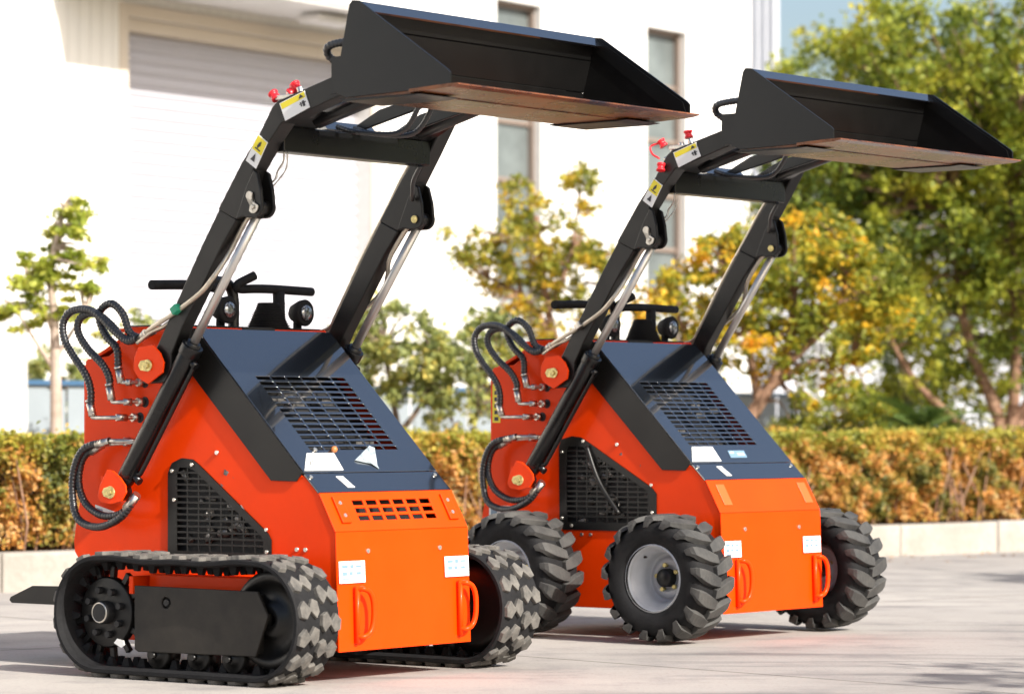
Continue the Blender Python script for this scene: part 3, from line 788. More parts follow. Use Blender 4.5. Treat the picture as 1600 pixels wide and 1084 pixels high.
def concrete():
    m = bpy.data.materials.new('worn_concrete'); m.use_nodes = True; n = m.node_tree.nodes; l = m.node_tree.links; b = n['Principled BSDF']
    tc = n.new('ShaderNodeTexCoord')
    def noise(sc, det=8, ro=.6, vec=None):
        t = n.new('ShaderNodeTexNoise'); t.inputs['Scale'].default_value = sc; t.inputs['Detail'].default_value = det; t.inputs['Roughness'].default_value = ro
        l.new(vec or tc.outputs['Object'], t.inputs['Vector']); return t.outputs['Fac']
    def ramp(f, stops):
        r = n.new('ShaderNodeValToRGB'); e = r.color_ramp.elements
        while len(e) < len(stops): e.new(.5)
        for i, (p, c) in enumerate(stops): e[i].position = p; e[i].color = (*c, 1)
        l.new(f, r.inputs[0]); return r.outputs[0]
    def mul(a, c, f=1):
        x = n.new('ShaderNodeMix'); x.data_type = 'RGBA'; x.blend_type = 'MULTIPLY'; x.inputs[0].default_value = f; l.new(a, x.inputs[6]); l.new(c, x.inputs[7]); return x.outputs[2]
    base = ramp(noise(.35, 6), [(.32, (.29, .268, .25)), (.5, (.375, .35, .325)), (.68, (.45, .42, .385))])
    base = mul(base, ramp(noise(2.6, 10, .7), [(.34, (.74, .74, .76)), (.5, (.98, .97, .96)), (.7, (1, 1, 1))]))
    base = mul(base, ramp(noise(70, 4, .8), [(.30, (.62, .61, .60)), (.46, (.97, .97, .97)), (.7, (1, 1, 1))]))
    # saw-cut joints of the slabs
    mp = n.new('ShaderNodeMapping'); mp.inputs['Rotation'].default_value = (0, 0, radians(-42.6)); mp.inputs['Location'].default_value = (.6, 1.35, 0); l.new(tc.outputs['Object'], mp.inputs[0])
    br = n.new('ShaderNodeTexBrick'); br.offset = 0; br.inputs['Scale'].default_value = 1; br.inputs['Brick Width'].default_value = 4.5; br.inputs['Row Height'].default_value = 4.0
    br.inputs['Mortar Size'].default_value = .010; br.inputs['Color1'].default_value = (1, 1, 1, 1); br.inputs['Color2'].default_value = (.95, .95, .96, 1); br.inputs['Mortar'].default_value = (.45, .43, .40, 1)
    l.new(mp.outputs[0], br.inputs['Vector']); base = mul(base, br.outputs['Color'])
    # faint dark streaks: branch shadows put into the colour
    m2 = n.new('ShaderNodeMapping'); m2.inputs['Rotation'].default_value = (0, 0, radians(-35)); m2.inputs['Scale'].default_value = (.35, 2.2, 1); l.new(tc.outputs['Object'], m2.inputs[0])
    base = mul(base, ramp(noise(1.6, 6, .6, m2.outputs[0]), [(.33, (.66, .66, .68)), (.45, (1, 1, 1)), (.9, (1, 1, 1))]))
    l.new(base, b.inputs['Base Color']); b.inputs['Roughness'].default_value = .85; b.inputs['Specular IOR Level'].default_value = .3
    bp = n.new('ShaderNodeBump'); bp.inputs['Strength'].default_value = .5; bp.inputs['Distance'].default_value = .004; l.new(noise(60, 8, .7), bp.inputs['Height']); l.new(bp.outputs[0], b.inputs['Normal'])
    return m
CONC = concrete()
KERBM = noise_mat('pale_kerb_concrete', [(.3, (.34, .31, .27)), (.7, (.47, .43, .38))], 3, bump=.2, bscale=30)
SOIL = noise_mat('dry_soil', [(.3, (.16, .10, .05)), (.7, (.34, .24, .13))], 8, bump=.8, bscale=40)
t = MB(); t.poly([(-300, -60, 0), (300, -60, 0), (300, 400, 0), (-300, 400, 0)]); tag(t.build('pavement', CONC), kind='structure')
KD = Vector((.735, .677, 0)); KN = Vector((-.677, .735, 0)); K0 = Vector((-2.6, 17.0, 0))
def kp(s, d, z): return K0+KD*s+KN*d+Vector((0, 0, z))
t = MB()
def slab(m, s0, s1, d0, d1, z0, z1):
    m.hexa([kp(s0, d0, z0), kp(s1, d0, z0), kp(s1, d1, z0), kp(s0, d1, z0), kp(s0, d0, z1), kp(s1, d0, z1), kp(s1, d1, z1), kp(s0, d1, z1)])
s = -8
while s < 24:
    slab(t, s, s+.992, R.uniform(-.003, .003), .15, -.02, .205+R.uniform(-.003, .003)); s += 1.0
tag(t.build('kerb', KERBM, bevel=.015), kind='structure')
t = MB(); slab(t, -8, 24, .15, 9, -.02, .195); tag(t.build('planting_strip', SOIL), kind='structure')
# fallen leaves on the pavement edge
# ------------------------------------------------------------------ foliage
def leaf_mat(name, cols, transl=.35, nscale=1.5, rough=.55):
    """cols: list of (position, colour) picked by leaf and by clump"""
    m = bpy.data.materials.new(name); m.use_nodes = True; n = m.node_tree.nodes; l = m.node_tree.links; b = n['Principled BSDF']
    g = n.new('ShaderNodeNewGeometry'); tc = n.new('ShaderNodeTexCoord')
    t = n.new('ShaderNodeTexNoise'); t.inputs['Scale'].default_value = nscale; t.inputs['Detail'].default_value = 3
    l.new(tc.outputs['Object'], t.inputs['Vector'])
    a = n.new('ShaderNodeMath'); a.operation = 'MULTIPLY_ADD'; a.inputs[1].default_value = .45; a.inputs[2].default_value = -.22
    l.new(g.outputs['Random Per Island'], a.inputs[0])
    mr = n.new('ShaderNodeMapRange'); mr.inputs['From Min'].default_value = .3; mr.inputs['From Max'].default_value = .7; l.new(t.outputs['Fac'], mr.inputs['Value'])
    ad = n.new('ShaderNodeMath'); ad.operation = 'ADD'; l.new(a.outputs[0], ad.inputs[0]); l.new(mr.outputs[0], ad.inputs[1])
    rp = n.new('ShaderNodeValToRGB'); e = rp.color_ramp.elements
    while len(e) < len(cols): e.new(.5)
    for i, (p, c) in enumerate(cols): e[i].position = p; e[i].color = (*c, 1)
    l.new(ad.outputs[0], rp.inputs[0]); l.new(rp.outputs[0], b.inputs['Base Color']); b.inputs['Roughness'].default_value = rough
    tr_ = n.new('ShaderNodeBsdfTranslucent'); l.new(rp.outputs[0], tr_.inputs['Color'])
    mx = n.new('ShaderNodeMixShader'); mx.inputs[0].default_value = transl
    l.new(b.outputs[0], mx.inputs[1]); l.new(tr_.outputs[0], mx.inputs[2]); l.new(mx.outputs[0], n['Material Output'].inputs[0])
    return m
rng = np.random.default_rng(11)
def leaves(name, C, size, mt, parent, nrm_bias=(0, 0, .5), aspect=.55):
    """C (n,3) leaf centres; each leaf is a folded rhombus of two triangles sharing an edge"""
    n = len(C)
    d = rng.normal(size=(n, 3)); d /= np.linalg.norm(d, axis=1)[:, None]
    nn = rng.normal(size=(n, 3))+np.array(nrm_bias)*2; nn /= np.linalg.norm(nn, axis=1)[:, None]
    d -= nn*np.sum(d*nn, axis=1)[:, None]; d /= np.linalg.norm(d, axis=1)[:, None]
    e = np.cross(nn, d); sz = size*rng.uniform(.65, 1.35, n)[:, None]
    a = C-d*sz; b = C+e*sz*aspect+nn*sz*.2-d*sz*.1; c = C+d*sz; f = C-e*sz*aspect+nn*sz*.2-d*sz*.1
    V = np.stack([a, b, c, f], 1).reshape(-1, 3)
    i = np.arange(n)*4
    F = np.stack([i, i+1, i+2, i, i+2, i+3], 1).reshape(-1, 3)
    me = bpy.data.meshes.new(name); me.vertices.add(len(V)); me.vertices.foreach_set('co', V.ravel())
    me.loops.add(len(F)*3); me.loops.foreach_set('vertex_index', F.ravel().astype(np.int32))
    me.polygons.add(len(F)); me.polygons.foreach_set('loop_start', np.arange(len(F))*3); me.polygons.foreach_set('loop_total', np.full(len(F), 3))
    me.update(); me.validate(); me.materials.append(mt)
    o = bpy.data.objects.new(name, me); COL.objects.link(o); o.parent = parent; return o
BARK = noise_mat('grey_brown_bark', [(.3, (.10, .07, .05)), (.7, (.26, .19, .14))], 14, bump=.8, bscale=60)
BARKP = noise_mat('pale_bark', [(.3, (.42, .31, .24)), (.7, (.62, .50, .42))], 9, bump=.4, bscale=50)
BARKR = noise_mat('reddish_bark', [(.3, (.20, .10, .06)), (.7, (.42, .26, .17))], 9, bump=.6, bscale=50)
def tree(name, label, base, stems, blobs, leaf, lm, bark, nper, r0, cat='tree', group=None, clump=.11, flat=.8, spread=1.0, twigs=True, fill=.9):
    """stems: list of polylines (relative to base); blobs: (cx,cy,cz,rx,ry,rz) crown volumes relative to base"""
    root = empty(name, base); tag(root, label, cat, group)
    lr = random.Random(hash(label) % 1000 if False else len(label)*7+int(base[0]*100))
    m = MB(); ends = []
    for st in stems:
        p = spline(st[0], 6); k = len(p); m.tube(p, [st[1]*(1-.7*i/(k-1)) for i in range(k)], 9)
        ends.append((p, st[1]))
    C = []
    for bl in blobs:
        c = Vector(bl[:3]); rad = Vector(bl[3:6]); dens = bl[6] if len(bl) > 6 else 1
        nc = max(4, int(nper*dens*rad.x*rad.z/(clump*clump)*3.6))
        for j in range(nc):
            while True:
                v = Vector((lr.uniform(-1, 1), lr.uniform(-1, 1), lr.uniform(-1, 1)))
                if .30 < v.length < 1: break
            if lr.random() < fill: v = v.normalized()*(v.length**.45)
            v = v*(1+.18*sin(5*v.x+3*v.z+c.x*7)*spread)
            q = c+Vector((v.x*rad.x, v.y*rad.y, v.z*rad.z))
            cs = clump*lr.uniform(.55, 1.25)
            n = int(38*lr.uniform(.5, 1.4))
            C.append(np.array(q)+rng.normal(size=(n, 3))*np.array([cs, cs, cs*flat])*.55)
            if twigs and lr.random() < .35:
                # twig from the nearest stem point
                best = min((pp for e in ends for pp in e[0][2:]), key=lambda pp: (pp-q).length)
                mid = (best+q)/2+Vector((lr.uniform(-.05, .05), lr.uniform(-.05, .05), lr.uniform(0, .08)))
                m.tube(spline([best, mid, q], 4), [max(.004, .016*(1-i/8)) for i in range(9)], 5)
    m.build('trunk', bark, root, smooth=True)
    leaves('crown', np.concatenate(C), leaf*.80, lm, root)
    return root
LG_PALE = leaf_mat('pale_green_leaves', [(0, (.18, .25, .03)), (.5, (.42, .46, .06)), (1, (.66, .62, .12))], .45, 6)
LG_OLIVE = leaf_mat('olive_leaves', [(0, (.09, .12, .04)), (.45, (.26, .30, .09)), (.8, (.46, .46, .12)), (1, (.66, .52, .12))], .35, 5)
LG_YEL = leaf_mat('yellow_green_leaves', [(0, (.12, .15, .02)), (.4, (.30, .31, .04)), (.75, (.60, .46, .05)), (1, (.70, .42, .04))], .45, 4)
LG_ORG = leaf_mat('golden_leaves', [(0, (.12, .16, .02)), (.45, (.30, .32, .035)), (.72, (.66, .48, .035)), (.9, (.86, .50, .03)), (1, (.82, .40, .03))], .45, 2.6)
LG_GRN = leaf_mat('bright_green_leaves', [(0, (.05, .085, .012)), (.35, (.15, .20, .022)), (.7, (.34, .36, .035)), (1, (.52, .46, .05))], .4, 2.2)
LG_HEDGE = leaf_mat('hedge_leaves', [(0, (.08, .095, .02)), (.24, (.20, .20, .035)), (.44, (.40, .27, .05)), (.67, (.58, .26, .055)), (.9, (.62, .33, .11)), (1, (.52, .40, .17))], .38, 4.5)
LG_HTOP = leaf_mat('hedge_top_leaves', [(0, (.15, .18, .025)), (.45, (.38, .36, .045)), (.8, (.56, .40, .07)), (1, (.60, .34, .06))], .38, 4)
def wp(px, Y, py=None):
    return ((px-800)/5200*Y, Y, 0 if py is None else .861-(py-662.5)/5200*Y)

# hedge -----------------------------------------------------------
hedge = empty('hedge', tuple(kp(0, .2, .2))); tag(hedge, 'long clipped box hedge of green and rusty orange leaves behind the kerb', 'hedge')
S0, S1, D0, D1, HZ0, HZ1 = -3.0, 13.0, .22, 1.15, .20, .79
kb = kp(0, .2, .2)
def hrel(s, d, z): q = K0+KD*s+KN*d+Vector((0, 0, z))-kb; return q
def hscatter(n, face):
    s = rng.uniform(S0, S1, n); a = rng.uniform(0, 1, n)
    wob = .035*np.sin(s*9)+.03*np.sin(s*4.1+1)+.02*np.sin(s*23)+.018*np.sin(s*41+2)
    if face == 'front':
        z = HZ0+.02+(HZ1-HZ0)*a; d = D0+wob*.8+np.abs(rng.normal(size=n))*.06+.05*(a < .25)*rng.uniform(0, 1, n)+.04*np.sin(z*14+s*5)*np.sin(s*7.3)+.03*np.sin(z*31+s*17)
    else:
        d = D0+(D1-D0)*a; z = HZ1+wob*.6-np.abs(rng.normal(size=n))*.045+(rng.uniform(size=n) < .012)*rng.uniform(.01, .09, n)+.012*np.sin(d*12+s*7)
    X = K0.x+KD.x*s+KN.x*d-kb.x; Y = K0.y+KD.y*s+KN.y*d-kb.y
    return np.stack([X, Y, z-kb.z], 1)
C = hscatter(115000, 'front'); zz = C[:, 2]+kb.z
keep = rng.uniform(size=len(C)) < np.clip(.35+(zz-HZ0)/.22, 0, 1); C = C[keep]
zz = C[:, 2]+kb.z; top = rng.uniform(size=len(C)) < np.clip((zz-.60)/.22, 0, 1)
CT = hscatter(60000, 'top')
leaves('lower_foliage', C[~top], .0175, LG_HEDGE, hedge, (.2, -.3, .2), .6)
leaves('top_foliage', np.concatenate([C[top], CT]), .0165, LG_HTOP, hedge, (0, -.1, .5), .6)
m = MB()
for i in range(700):
    s = R.uniform(S0, S1); d = R.uniform(D0+.02, D0+.4); z1 = R.uniform(.45, .72)
    p = [hrel(s, d, .18), hrel(s+R.uniform(-.06, .06), d+R.uniform(-.05, .03), .34), hrel(s+R.uniform(-.16, .16), d+R.uniform(-.1, .05), z1)]
    m.tube(p, [.010, .007, .003], 5)
m.build('twigs', BARKR, hedge)
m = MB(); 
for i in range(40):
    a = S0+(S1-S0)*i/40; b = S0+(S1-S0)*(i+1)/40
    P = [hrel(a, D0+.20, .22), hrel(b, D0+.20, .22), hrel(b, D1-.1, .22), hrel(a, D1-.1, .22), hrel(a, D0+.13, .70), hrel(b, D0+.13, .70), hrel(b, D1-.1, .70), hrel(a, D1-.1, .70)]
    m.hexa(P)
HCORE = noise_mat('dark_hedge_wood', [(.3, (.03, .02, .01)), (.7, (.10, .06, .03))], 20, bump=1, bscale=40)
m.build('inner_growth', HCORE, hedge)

# trees -----------------------------------------------------------
b = wp(85, 20.0); b = (b[0], b[1], .19)
tree('young_tree', 'slender young tree with pale bark and layered light green leaves at the left edge', b,
     [([(0, 0, 0), (.01, 0, .7), (0, 0, 1.28), (-.02, 0, 1.6), (.06, 0, 1.98)], .044), ([(0, 0, 1.0), (-.10, 0, 1.15), (-.25, .02, 1.38)], .018), ([(0, 0, 1.05), (.09, 0, 1.2), (.18, .02, 1.35)], .018), ([(0, 0, 1.2), (-.08, 0, 1.4), (-.14, 0, 1.5)], .014)],
     [(.13, 0, 1.95, .10, .11, .09), (.08, 0, 1.80, .18, .15, .08), (.16, 0, 1.64, .16, .15, .07), (-.06, 0, 1.66, .16, .14, .07), (.17, 0, 1.47, .14, .15, .06), (-.16, 0, 1.50, .19, .16, .06), (.0, 0, 1.53, .18, .16, .06), (-.26, 0, 1.36, .15, .15, .06), (-.05, 0, 1.36, .18, .15, .05), (.16, 0, 1.31, .13, .13, .045), (-.20, 0, 1.26, .10, .12, .03)],
     .028, LG_PALE, BARKP, .75, .04, clump=.05, flat=.45, fill=.4)
b = wp(110, 26.0); tree('broad_shrub', 'dark green shrub rising behind the fence beside the young tree', (b[0]-.1, b[1], 0),
     [([(0, 0, 0), (0, 0, .6), (.1, 0, 1.0)], .03)], [(0, 0, 1.05, .42, .4, .35), (.45, 0, 1.15, .35, .3, .35)], .035, LG_OLIVE, BARK, 1.0, .03, cat='shrub', clump=.08)
b = wp(622, 22.5); tree('round_tree', 'small round topped tree with a dark trunk behind the tracked loader', (b[0], b[1], .19),
     [([(0, 0, 0), (.01, 0, .45), (-.02, 0, .75), (-.1, 0, 1.2)], .042), ([(0, 0, .6), (.15, 0, .8), (.25, 0, 1.1)], .025), ([(0, 0, .62), (-.15, 0, .75), (-.32, 0, .95)], .022)],
     [(.0, 0, 1.20, .42, .40, .30), (-.30, 0, 1.05, .28, .3, .25), (.32, 0, 1.0, .30, .3, .25), (.05, 0, .85, .25, .3, .12, .7)], .030, LG_OLIVE, BARK, .85, .04, clump=.07)
b = wp(738, 23.0); tree('round_tree', 'small bushy olive tree between the two loaders with a thin trunk', (b[0], b[1], .19),
     [([(0, 0, 0), (0, 0, .4), (.03, 0, .8)], .026), ([(0, 0, .4), (-.1, 0, .6), (-.18, 0, .8)], .014)],
     [(0, 0, 1.0, .26, .3, .33), (-.1, 0, .65, .2, .25, .18, .6), (.12, 0, 1.25, .2, .2, .25)], .028, LG_OLIVE, BARK, .6, .03, clump=.065)
b = wp(215, 22.0); tree('round_tree', 'low bushy tree crown showing just above the hoses of the tracked loader', (b[0], b[1], .19),
     [([(0, 0, 0), (0, 0, .5), (0, 0, .9)], .03)], [(0, 0, 1.17, .26, .3, .22), (.28, 0, 1.02, .25, .3, .25)], .028, LG_OLIVE, BARK, .7, .03, clump=.065)
b = wp(880, 24.5); tree('yellow_leaved_tree', 'sparse yellowing tree with crooked limbs in front of the windowed wall', (b[0], b[1], .19),
     [([(0, 0, 0), (.02, 0, .6), (-.02, 0, 1.1), (-.12, 0, 1.55), (-.2, 0, 2.2)], .06), ([(0, 0, 1.0), (-.14, 0, 1.4), (-.32, 0, 1.62), (-.55, 0, 1.75)], .038), ([(0, 0, .8), (.2, 0, 1.3), (.30, 0, 1.9)], .035), ([(-.1, 0, 1.5), (.05, 0, 1.9), (.12, 0, 2.35)], .022), ([(-.3, 0, 1.6), (-.4, 0, 2.0), (-.4, 0, 2.3)], .02)],
     [(-.18, 0, 2.0, .42, .4, .28, .75), (-.55, 0, 1.85, .30, .3, .20, .6), (.15, 0, 1.75, .34, .3, .30, .7), (.12, 0, 2.42, .13, .15, .20, .9), (-.36, 0, 2.32, .12, .12, .15, .7), (-.15, 0, 1.35, .45, .3, .28, .7), (-.80, 0, 2.02, .13, .12, .12, .6), (.0, 0, .85, .35, .3, .30, .6), (-.40, 0, .90, .28, .3, .25, .7)],
     .033, LG_YEL, BARKR, 1.0, .05, clump=.075)
b = wp(1120, 23.5); tree('golden_tree', 'golden orange leaved tree with a leaning reddish trunk behind the wheeled loader', (b[0], b[1], .19),
     [([(-.05, 0, 0), (.06, 0, .45), (.30, 0, .82), (.50, 0, 1.2), (.55, 0, 1.6)], .075), ([(.35, 0, .9), (.65, 0, 1.1), (.95, 0, 1.15)], .03), ([(.5, 0, 1.1), (.8, 0, 1.4), (.95, 0, 1.8)], .035), ([(.1, 0, .5), (-.1, 0, 1.0), (-.3, 0, 1.5)], .035), ([(.3, 0, .8), (.2, 0, 1.3), (.05, 0, 1.7)], .035)],
     [(.55, 0, 1.85, .45, .4, .35), (1.0, 0, 1.65, .38, .4, .30), (1.22, 0, 1.45, .22, .3, .18), (.10, 0, 1.65, .40, .4, .35), (-.30, 0, 1.45, .33, .35, .33, .9), (.75, 0, 1.25, .45, .4, .25, .8), (.25, 0, 1.2, .35, .4, .25, .6), (-.25, 0, 1.0, .3, .3, .25, .8), (.75, 0, .80, .40, .3, .14, .6)],
     .034, LG_ORG, BARKR, 1.0, .06, clump=.08)
b = wp(1578, 27.0); tree('broadleaf_tree', 'tall bright green tree filling the right side with a forked trunk', (b[0], b[1], .19),
     [([(0, 0, 0), (.02, 0, .45), (.12, 0, .8), (.5, 0, 1.5)], .085), ([(0, 0, .3), (-.12, 0, .8), (-.35, 0, 1.4), (-.5, 0, 2.4)], .07), ([(.0, 0, .5), (.05, 0, 1.3), (.0, 0, 2.6)], .06), ([(-.12, 0, 0), (-.25, 0, .5), (-.75, 0, 1.0), (-1.1, 0, 1.6)], .05)],
     [(-.3, 0, 3.5, 1.0, .9, .75), (.6, 0, 3.2, 1.0, .9, .9), (-.9, 0, 2.95, .62, .7, .6), (-1.15, .1, 3.35, .60, .6, .65), (-1.55, 0, 2.85, .45, .5, .45), (-1.6, 0, 2.35, .38, .5, .35), (-.8, 0, 2.25, .80, .7, .45), (0, 0, 2.4, .8, .7, .5), (.3, 0, 1.95, .8, .7, .5, .8), (-.3, 0, 1.55, .65, .6, .35, .7), (.35, 0, 1.25, .5, .5, .3, .6), (-.95, 0, 1.55, .5, .5, .35, .7), (-.5, 0, .95, .45, .4, .25, .5)],
     .042, LG_GRN, BARKR, 1.25, .08, clump=.12)
b = wp(1420, 31.0); tree('broadleaf_tree', 'darker green tree standing behind the tall right hand tree, above the shrubs', (b[0], b[1], .19),
     [([(0, 0, 0), (0, 0, .9), (-.1, 0, 1.6), (.1, 0, 2.8)], .08), ([(0, 0, .9), (.4, 0, 1.5), (.8, 0, 2.2)], .05), ([(0, 0, 1.2), (-.5, 0, 1.8), (-.7, 0, 2.4)], .045)],
     [(-.3, 0, 3.7, 1.0, .8, .9), (.9, 0, 3.4, 1.0, .8, 1.0), (-.8, 0, 2.6, .75, .7, .7), (.4, 0, 2.5, .9, .7, .7), (1.3, 0, 2.2, .8, .7, .8), (-.7, 0, 1.8, .7, .7, .5, .8), (.6, 0, 1.6, .8, .7, .5, .8), (-.2, 0, 1.1, .8, .6, .4, .7), (1.1, 0, 1.0, .7, .6, .5, .8)],
     .045, LG_GRN, BARK, 1.0, .08, clump=.13)
for px, Y, s_, lab in ((1330, 26.0, 1.0, 'low olive shrub above the hedge beside the white post'), (1255, 27.5, .8, 'small mixed shrub above the hedge behind the leaning trunk'), (1420, 28.5, 1.15, 'rounded green shrub above the hedge left of the cycad')):
    b = wp(px, Y); tree('garden_shrub', lab, (b[0], b[1], .19), [([(0, 0, 0), (0, 0, .3), (.05, 0, .55)], .02)],
        [(0, 0, .62*s_, .36*s_, .35, .42*s_), (.25, 0, .50*s_, .25, .3, .3)], .032, LG_OLIVE if px == 1255 else LG_GRN, BARK, .9, .02, cat='shrub', group='shrubs behind the hedge', clump=.075)
b = (6.0, 7.3, 0); tree('bare_street_tree', 'thin half bare street tree beside the pavement on the right, nearer than the loaders', b,
     [([(0, 0, 0), (.05, 0, 1.4), (0, .05, 2.6), (.1, 0, 4.3)], .06), ([(0, 0, 1.9), (-.5, .1, 2.6), (-1.1, .2, 3.1)], .03), ([(0, 0, 2.2), (.4, -.3, 2.9), (.7, -.5, 3.6)], .03), ([(0, 0, 2.6), (-.4, .4, 3.3), (-.6, .7, 3.9)], .025)],
     [(-.9, .2, 3.1, .55, .6, .4, .25), (0, 0, 3.9, .6, .6, .6, .25), (.6, -.4, 3.4, .5, .5, .4, .25), (-.5, .5, 3.7, .5, .5, .4, .25)], .05, LG_YEL, BARK, .5, .05, clump=.12)
for k, (x_, y_, lab) in enumerate(((8.5, 14.0, 'dark green tree on the right side of the yard, farther of the pair'), (9.0, 10.0, 'dark green tree on the right side of the yard, standing nearest the camera'))):  # unseen trees, added so the black paint has something dark to reflect
    tree('reflection_tree', lab, (x_, y_, 0), [([(0, 0, 0), (.1, 0, 1.2), (0, .1, 2.4), (0, 0, 3.6)], .12)],
         [(0, 0, 2.6, 1.6, 1.9, 1.6), (0, .6, 1.2, 1.3, 1.6, 1.0), (0, -.4, 4.2, 1.2, 1.2, 1.0)], .13, LG_OLIVE, BARK, .9, .1, clump=.38, twigs=False)
# cycad
b = wp(1440, 23.6); cy = empty('cycad', (b[0], b[1], .19)); tag(cy, 'spiky dark green cycad with arching fronds just above the hedge', 'plant')
m = MB(); m.cyl((0, 0, 0), (0, 0, .60), .07, .06, 12); m.build('trunk', BARK, cy)
FROND = leaf_mat('frond_leaves', [(0, (.05, .10, .02)), (1, (.20, .28, .06))], .2)
for i in range(26):
    a = 2*pi*i/26+R.uniform(-.1, .1); up = R.uniform(.2, 1.1); L_ = R.uniform(.5, .68); m = MB(); pr_ = []
    for k in range(13):
        t_ = k/12; r_ = L_*t_*cos(up*(1-t_*.6)); z = .60+L_*(sin(up)*t_-.55*t_*t_*(1.3-up*.6))
        pr_.append(Vector((cos(a)*r_, sin(a)*r_, z)))
    m.tube(pr_, [.006*(1-k/14) for k in range(13)], 4)
    for k in range(1, 12):
        for j in range(2):
            f_ = pr_[k].lerp(pr_[k+1], j*.5); tdir = (pr_[k+1]-pr_[k]).normalized(); sd = tdir.cross(Vector((0, 0, 1))).normalized(); w_ = .16*sin(pi*min(1, (k+1)/12.5))+.02
            for sg in (-1, 1):
                m.poly([f_, f_+tdir*.022, f_+(sd*sg+tdir*.5+Vector((0, 0, .15))).normalized()*w_])
    m.build('frond', FROND, cy)
# a tuft of long grass poking out of the hedge
# ------------------------------------------------------------------ building
F0 = Vector((-2.65, 32, 0)); FU = Vector((.5708, .8211, 0)).normalized(); FN = Vector((FU.y, -FU.x, 0))
def fb(u, w_, z): q = F0+FU*u+FN*w_; return (q.x, q.y, z)
WALL = noise_mat('white_wall_paint', [(.3, (.76, .75, .73)), (.7, (.84, .83, .81))], 2, bump=.05)
m = bpy.data.materials.new('ribbed_wall_cladding'); m.use_nodes = True; n = m.node_tree.nodes; l = m.node_tree.links
bs = n['Principled BSDF']; bs.inputs['Base Color'].default_value = (.80, .79, .75, 1); bs.inputs['Roughness'].default_value = .6
CLAD = m
SHUT = mat('roller_shutter_paint', (.49, .49, .54), .5)
BEIGE = mat('beige_frame_paint', (.62, .55, .46), .5)
FRAME = mat('brown_window_frame', (.22, .17, .14), .5)
GLASS = mat('grey_window_glass', (.13, .15, .15), .25, spec=.4, var=.35, vscale=1.2)
LOUV = mat('grey_panel', (.33, .35, .35), .6, var=.1)
bld = empty('factory_building', fb(0, 0, 0)); tag(bld, 'big white industrial building with a roller shutter and tall narrow windows', 'building')
bx, by, _ = fb(0, 0, 0)
fr = lambda u, w_, z: (fb(u, w_, z)[0]-bx, fb(u, w_, z)[1]-by, z)
wins = [(4.35, 5.20), (7.34, 8.20)]
ZT, ZB = 5.41, 1.25
door = (-1.586, 2.12, 4.62)
t = MB()
f_w = lambda u, w_, v: fr(u, w_, v)
t.plate([(-30, -.1), (9.66, -.1), (9.66, 9.5), (-30, 9.5)],
        [[(a, ZB), (b_, ZB), (b_, ZT), (a, ZT)] for a, b_ in wins]+[[(door[0], .02), (door[1], .02), (door[1], door[2]), (door[0], door[2])]], 0, -.22, f_w)
t.hexa([fr(9.36, -.221, -.1), fr(9.66, -.221, -.1), fr(9.66, -14, -.1), fr(9.36, -14, -.1), fr(9.36, -.221, 9.5), fr(9.66, -.221, 9.5), fr(9.66, -14, 9.5), fr(9.36, -14, 9.5)])
wall = t.build('wall', WALL, bld)
t = MB(); t.hexa([fr(-30, -.32, 9.2), fr(9.5, -.32, 9.2), fr(9.3, -14, 9.2), fr(-30, -14, 9.2), fr(-30, -.32, 9.35), fr(9.3, -.32, 9.35), fr(9.3, -14, 9.35), fr(-30, -14, 9.35)])
t.build('roof', LOUV, bld)
# cladding: narrow vertical ribs round and above the door
t = MB(); u = -2.55
while u < 2.6:
    if u < door[0]-.2 or u > door[1]+.12: z0 = .02
    else: z0 = door[2]+.14
    t.hexa([fr(u, .002, z0), fr(u+.145, .002, z0), fr(u+.145, .016, z0), fr(u, .016, z0), fr(u, .002, 4.98), fr(u+.145, .002, 4.98), fr(u+.145, .016, 4.98), fr(u, .016, 4.98)])
    u += .152
t.build('cladding', CLAD, wall)
# shutter: horizontal slats, frame
t = MB(); z = .02
while z < door[2]-.12:
    a = [fr(door[0]+.002, -.20, z), fr(door[1]-.002, -.20, z), fr(door[1]-.002, -.165, z+.045), fr(door[0]+.002, -.165, z+.045)]
    b4 = [fr(door[0]+.002, -.20, z+.105), fr(door[1]-.002, -.20, z+.105)]
    t.poly(a); t.poly([a[3], a[2], b4[1], b4[0]]); z += .105
sh = t.build('roller_shutter', SHUT, bld)
t = MB()
def fbox(m_, u0, u1, w0, w1, z0, z1):
    m_.hexa([fr(u0, w0, z0), fr(u1, w0, z0), fr(u1, w1, z0), fr(u0, w1, z0), fr(u0, w0, z1), fr(u1, w0, z1), fr(u1, w1, z1), fr(u0, w1, z1)])
fbox(t, door[0]-.12, door[0]-.001, .003, .03, .02, door[2]+.12); fbox(t, door[1]+.001, door[1]+.10, .003, .03, .02, door[2]+.12); fbox(t, door[0]-.001, door[1]+.001, .003, .03, door[2]+.001, door[2]+.12)
fbox(t, door[0]+.002, door[1]-.002, -.20, -.05, door[2]-.12, door[2]-.002)
t.build('door_frame', BEIGE, bld, bevel=.004)
t = MB(); fbox(t, -2.62, 2.3, .02, 1.05, 4.86, 5.25); fbox(t, -2.62, 2.3, .02, 1.02, 4.82, 4.858)
cn = t.build('canopy', WALL, bld)
t = MB(); fbox(t, .35, 1.0, .45, .75, 4.72, 4.80); t.build('canopy_lamp', WALL, cn, bevel=.03)
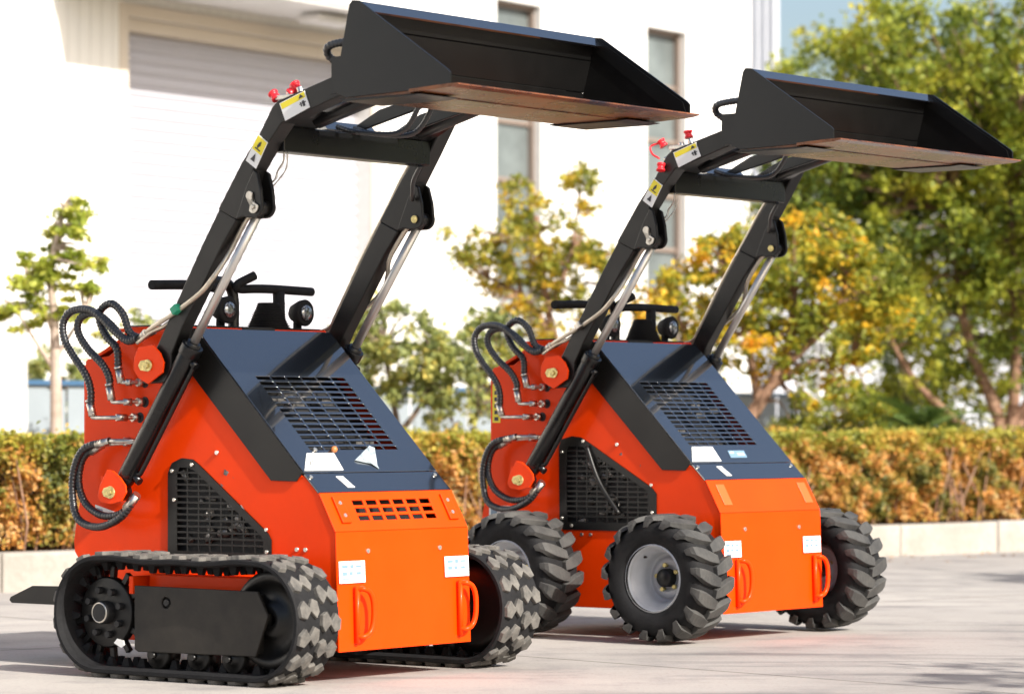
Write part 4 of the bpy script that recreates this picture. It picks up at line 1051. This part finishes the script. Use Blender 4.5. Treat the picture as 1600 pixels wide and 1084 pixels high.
for a, b_ in wins:
    t = MB()
    fbox(t, a+.001, a+.03, -.21, -.11, ZB+.001, ZT-.001); fbox(t, b_-.03, b_-.001, -.21, -.09, ZB+.001, ZT-.001); fbox(t, a+.03, b_-.03, -.21, -.11, ZT-.05, ZT-.001); fbox(t, a+.03, b_-.03, -.21, -.11, ZB+.001, ZB+.05)
    for z in (4.76, 4.13, 3.50, 2.88, 2.25): fbox(t, a+.03, b_-.03, -.20, -.12, z-.022, z+.022)
    wf = t.build('window', FRAME, bld)
    t = MB(); fbox(t, a+.03, b_-.03, -.175, -.16, 2.2755, ZT-.05); t.build('pane', GLASS, wf)
    t = MB(); fbox(t, a+.03, b_-.03, -.175, -.155, ZB+.05, 2.224); t.build('spandrel', LOUV, wf)
# white gate pillar at the left edge
b = wp(0, 22.0)
t = MB(); t.box(-1.6, .155, -.2, .2, 0, 1.62); t.box(-1.62, .165, -.22, .22, 1.62, 1.68)
gp_ = t.build('gate_wall', WALL, bevel=.01); gp_.location = (b[0], b[1], .0); tag(gp_, 'low white wall end standing left of the pale fence', 'wall')
# fence in front of the building
FEN = mat('pale_fence_sheet', (.27, .31, .34), .5, var=.06, vscale=2)
BLUE = mat('blue_fence_rail', (.05, .12, .22), .5)
f0 = Vector((-3.45, 22.6, 0)); f1 = Vector((2.9, 33.1, 0)); fd = (f1-f0).normalized(); fn_ = Vector((fd.y, -fd.x, 0)); FL = (f1-f0).length
fe = empty('site_fence', tuple(f0)); tag(fe, 'pale grey sheet fence with a blue top rail behind the trees', 'fence')
m = MB(); s = 0
while s < FL:
    for (a, o_) in ((0, 0), (.22, .018)):
        q0 = fd*(s+a)+fn_*o_; q1 = fd*(s+a+.218)+fn_*o_
        m.hexa([q0, q1, q1+fn_*.004, q0+fn_*.004, q0+Vector((0, 0, 1.13)), q1+Vector((0, 0, 1.13)), q1+fn_*.004+Vector((0, 0, 1.13)), q0+fn_*.004+Vector((0, 0, 1.13))])
    s += .44
for z in (.45, .80):
    q0 = fn_*.026; q1 = fd*FL+fn_*.026; Z = Vector((0, 0, z)); m.hexa([q0+Z, q1+Z, q1+fn_*.01+Z, q0+fn_*.01+Z, q0+Z*1.02, q1+Z*1.02, q1+fn_*.01+Z*1.02, q0+fn_*.01+Z*1.02])
m.build('sheet_panel', FEN, fe)
m = MB(); q0 = fn_*-.02; q1 = fd*FL-fn_*.02; Z = Vector((0, 0, 1.131)); Z2 = Vector((0, 0, 1.165)); m.hexa([q0+Z, q1+Z, q1+fn_*.07+Z, q0+fn_*.07+Z, q0+Z2, q1+Z2, q1+fn_*.07+Z2, q0+fn_*.07+Z2]); m.build('top_rail', BLUE, fe)
# white post
b = wp(1281, 27.0); t = MB(); t.cyl((0, 0, 0), (0, 0, 1.45), .032, n=14); t.cyl((0, 0, 1.45), (0, 0, 1.50), .045, n=14)
po = t.build('white_post', WALL); po.location = (b[0], b[1], .19); tag(po, 'thin white post standing behind the hedge among the shrubs', 'post')
# far pale building
GREYB = mat('pale_grey_facade', (.52, .54, .58), .6, var=.05, vscale=.4)
b = wp(1165, 62.0); fbld = empty('office_block', (b[0], b[1], 0)); tag(fbld, 'distant pale grey block with vertical ribs seen beside the white building and through the trees', 'building')
t = MB(); t.box(0, .62, 0, 6, 0, 14)
for k in range(4): t.box(.05+k*.15, .10+k*.15, -.10, -.002, 0, 14)
t.box(.621, 22, .5, 8, 0, 5.2)
w_ = t.build('wall', GREYB, fbld)
for k in range(12):
    t = MB(); t.box(2+k*1.5, 2.9+k*1.5, .46, .495, 2.4, 3.9); t.build('window', GLASS, fbld)
# fallen leaf litter
C = np.array([[*(K0+KD*R.uniform(-3, 13)+KN*(-abs(R.gauss(0, .45)))).xy, .008] for i in range(260)])
LIT = leaf_mat('fallen_leaves', [(0, (.20, .08, .02)), (1, (.50, .26, .08))], .1)
o = leaves('leaf_litter', C, .02, LIT, None, (0, 0, 3)); tag(o, kind='stuff')
o['label'] = 'dry fallen leaves scattered along the foot of the kerb'; o['category'] = 'leaves'
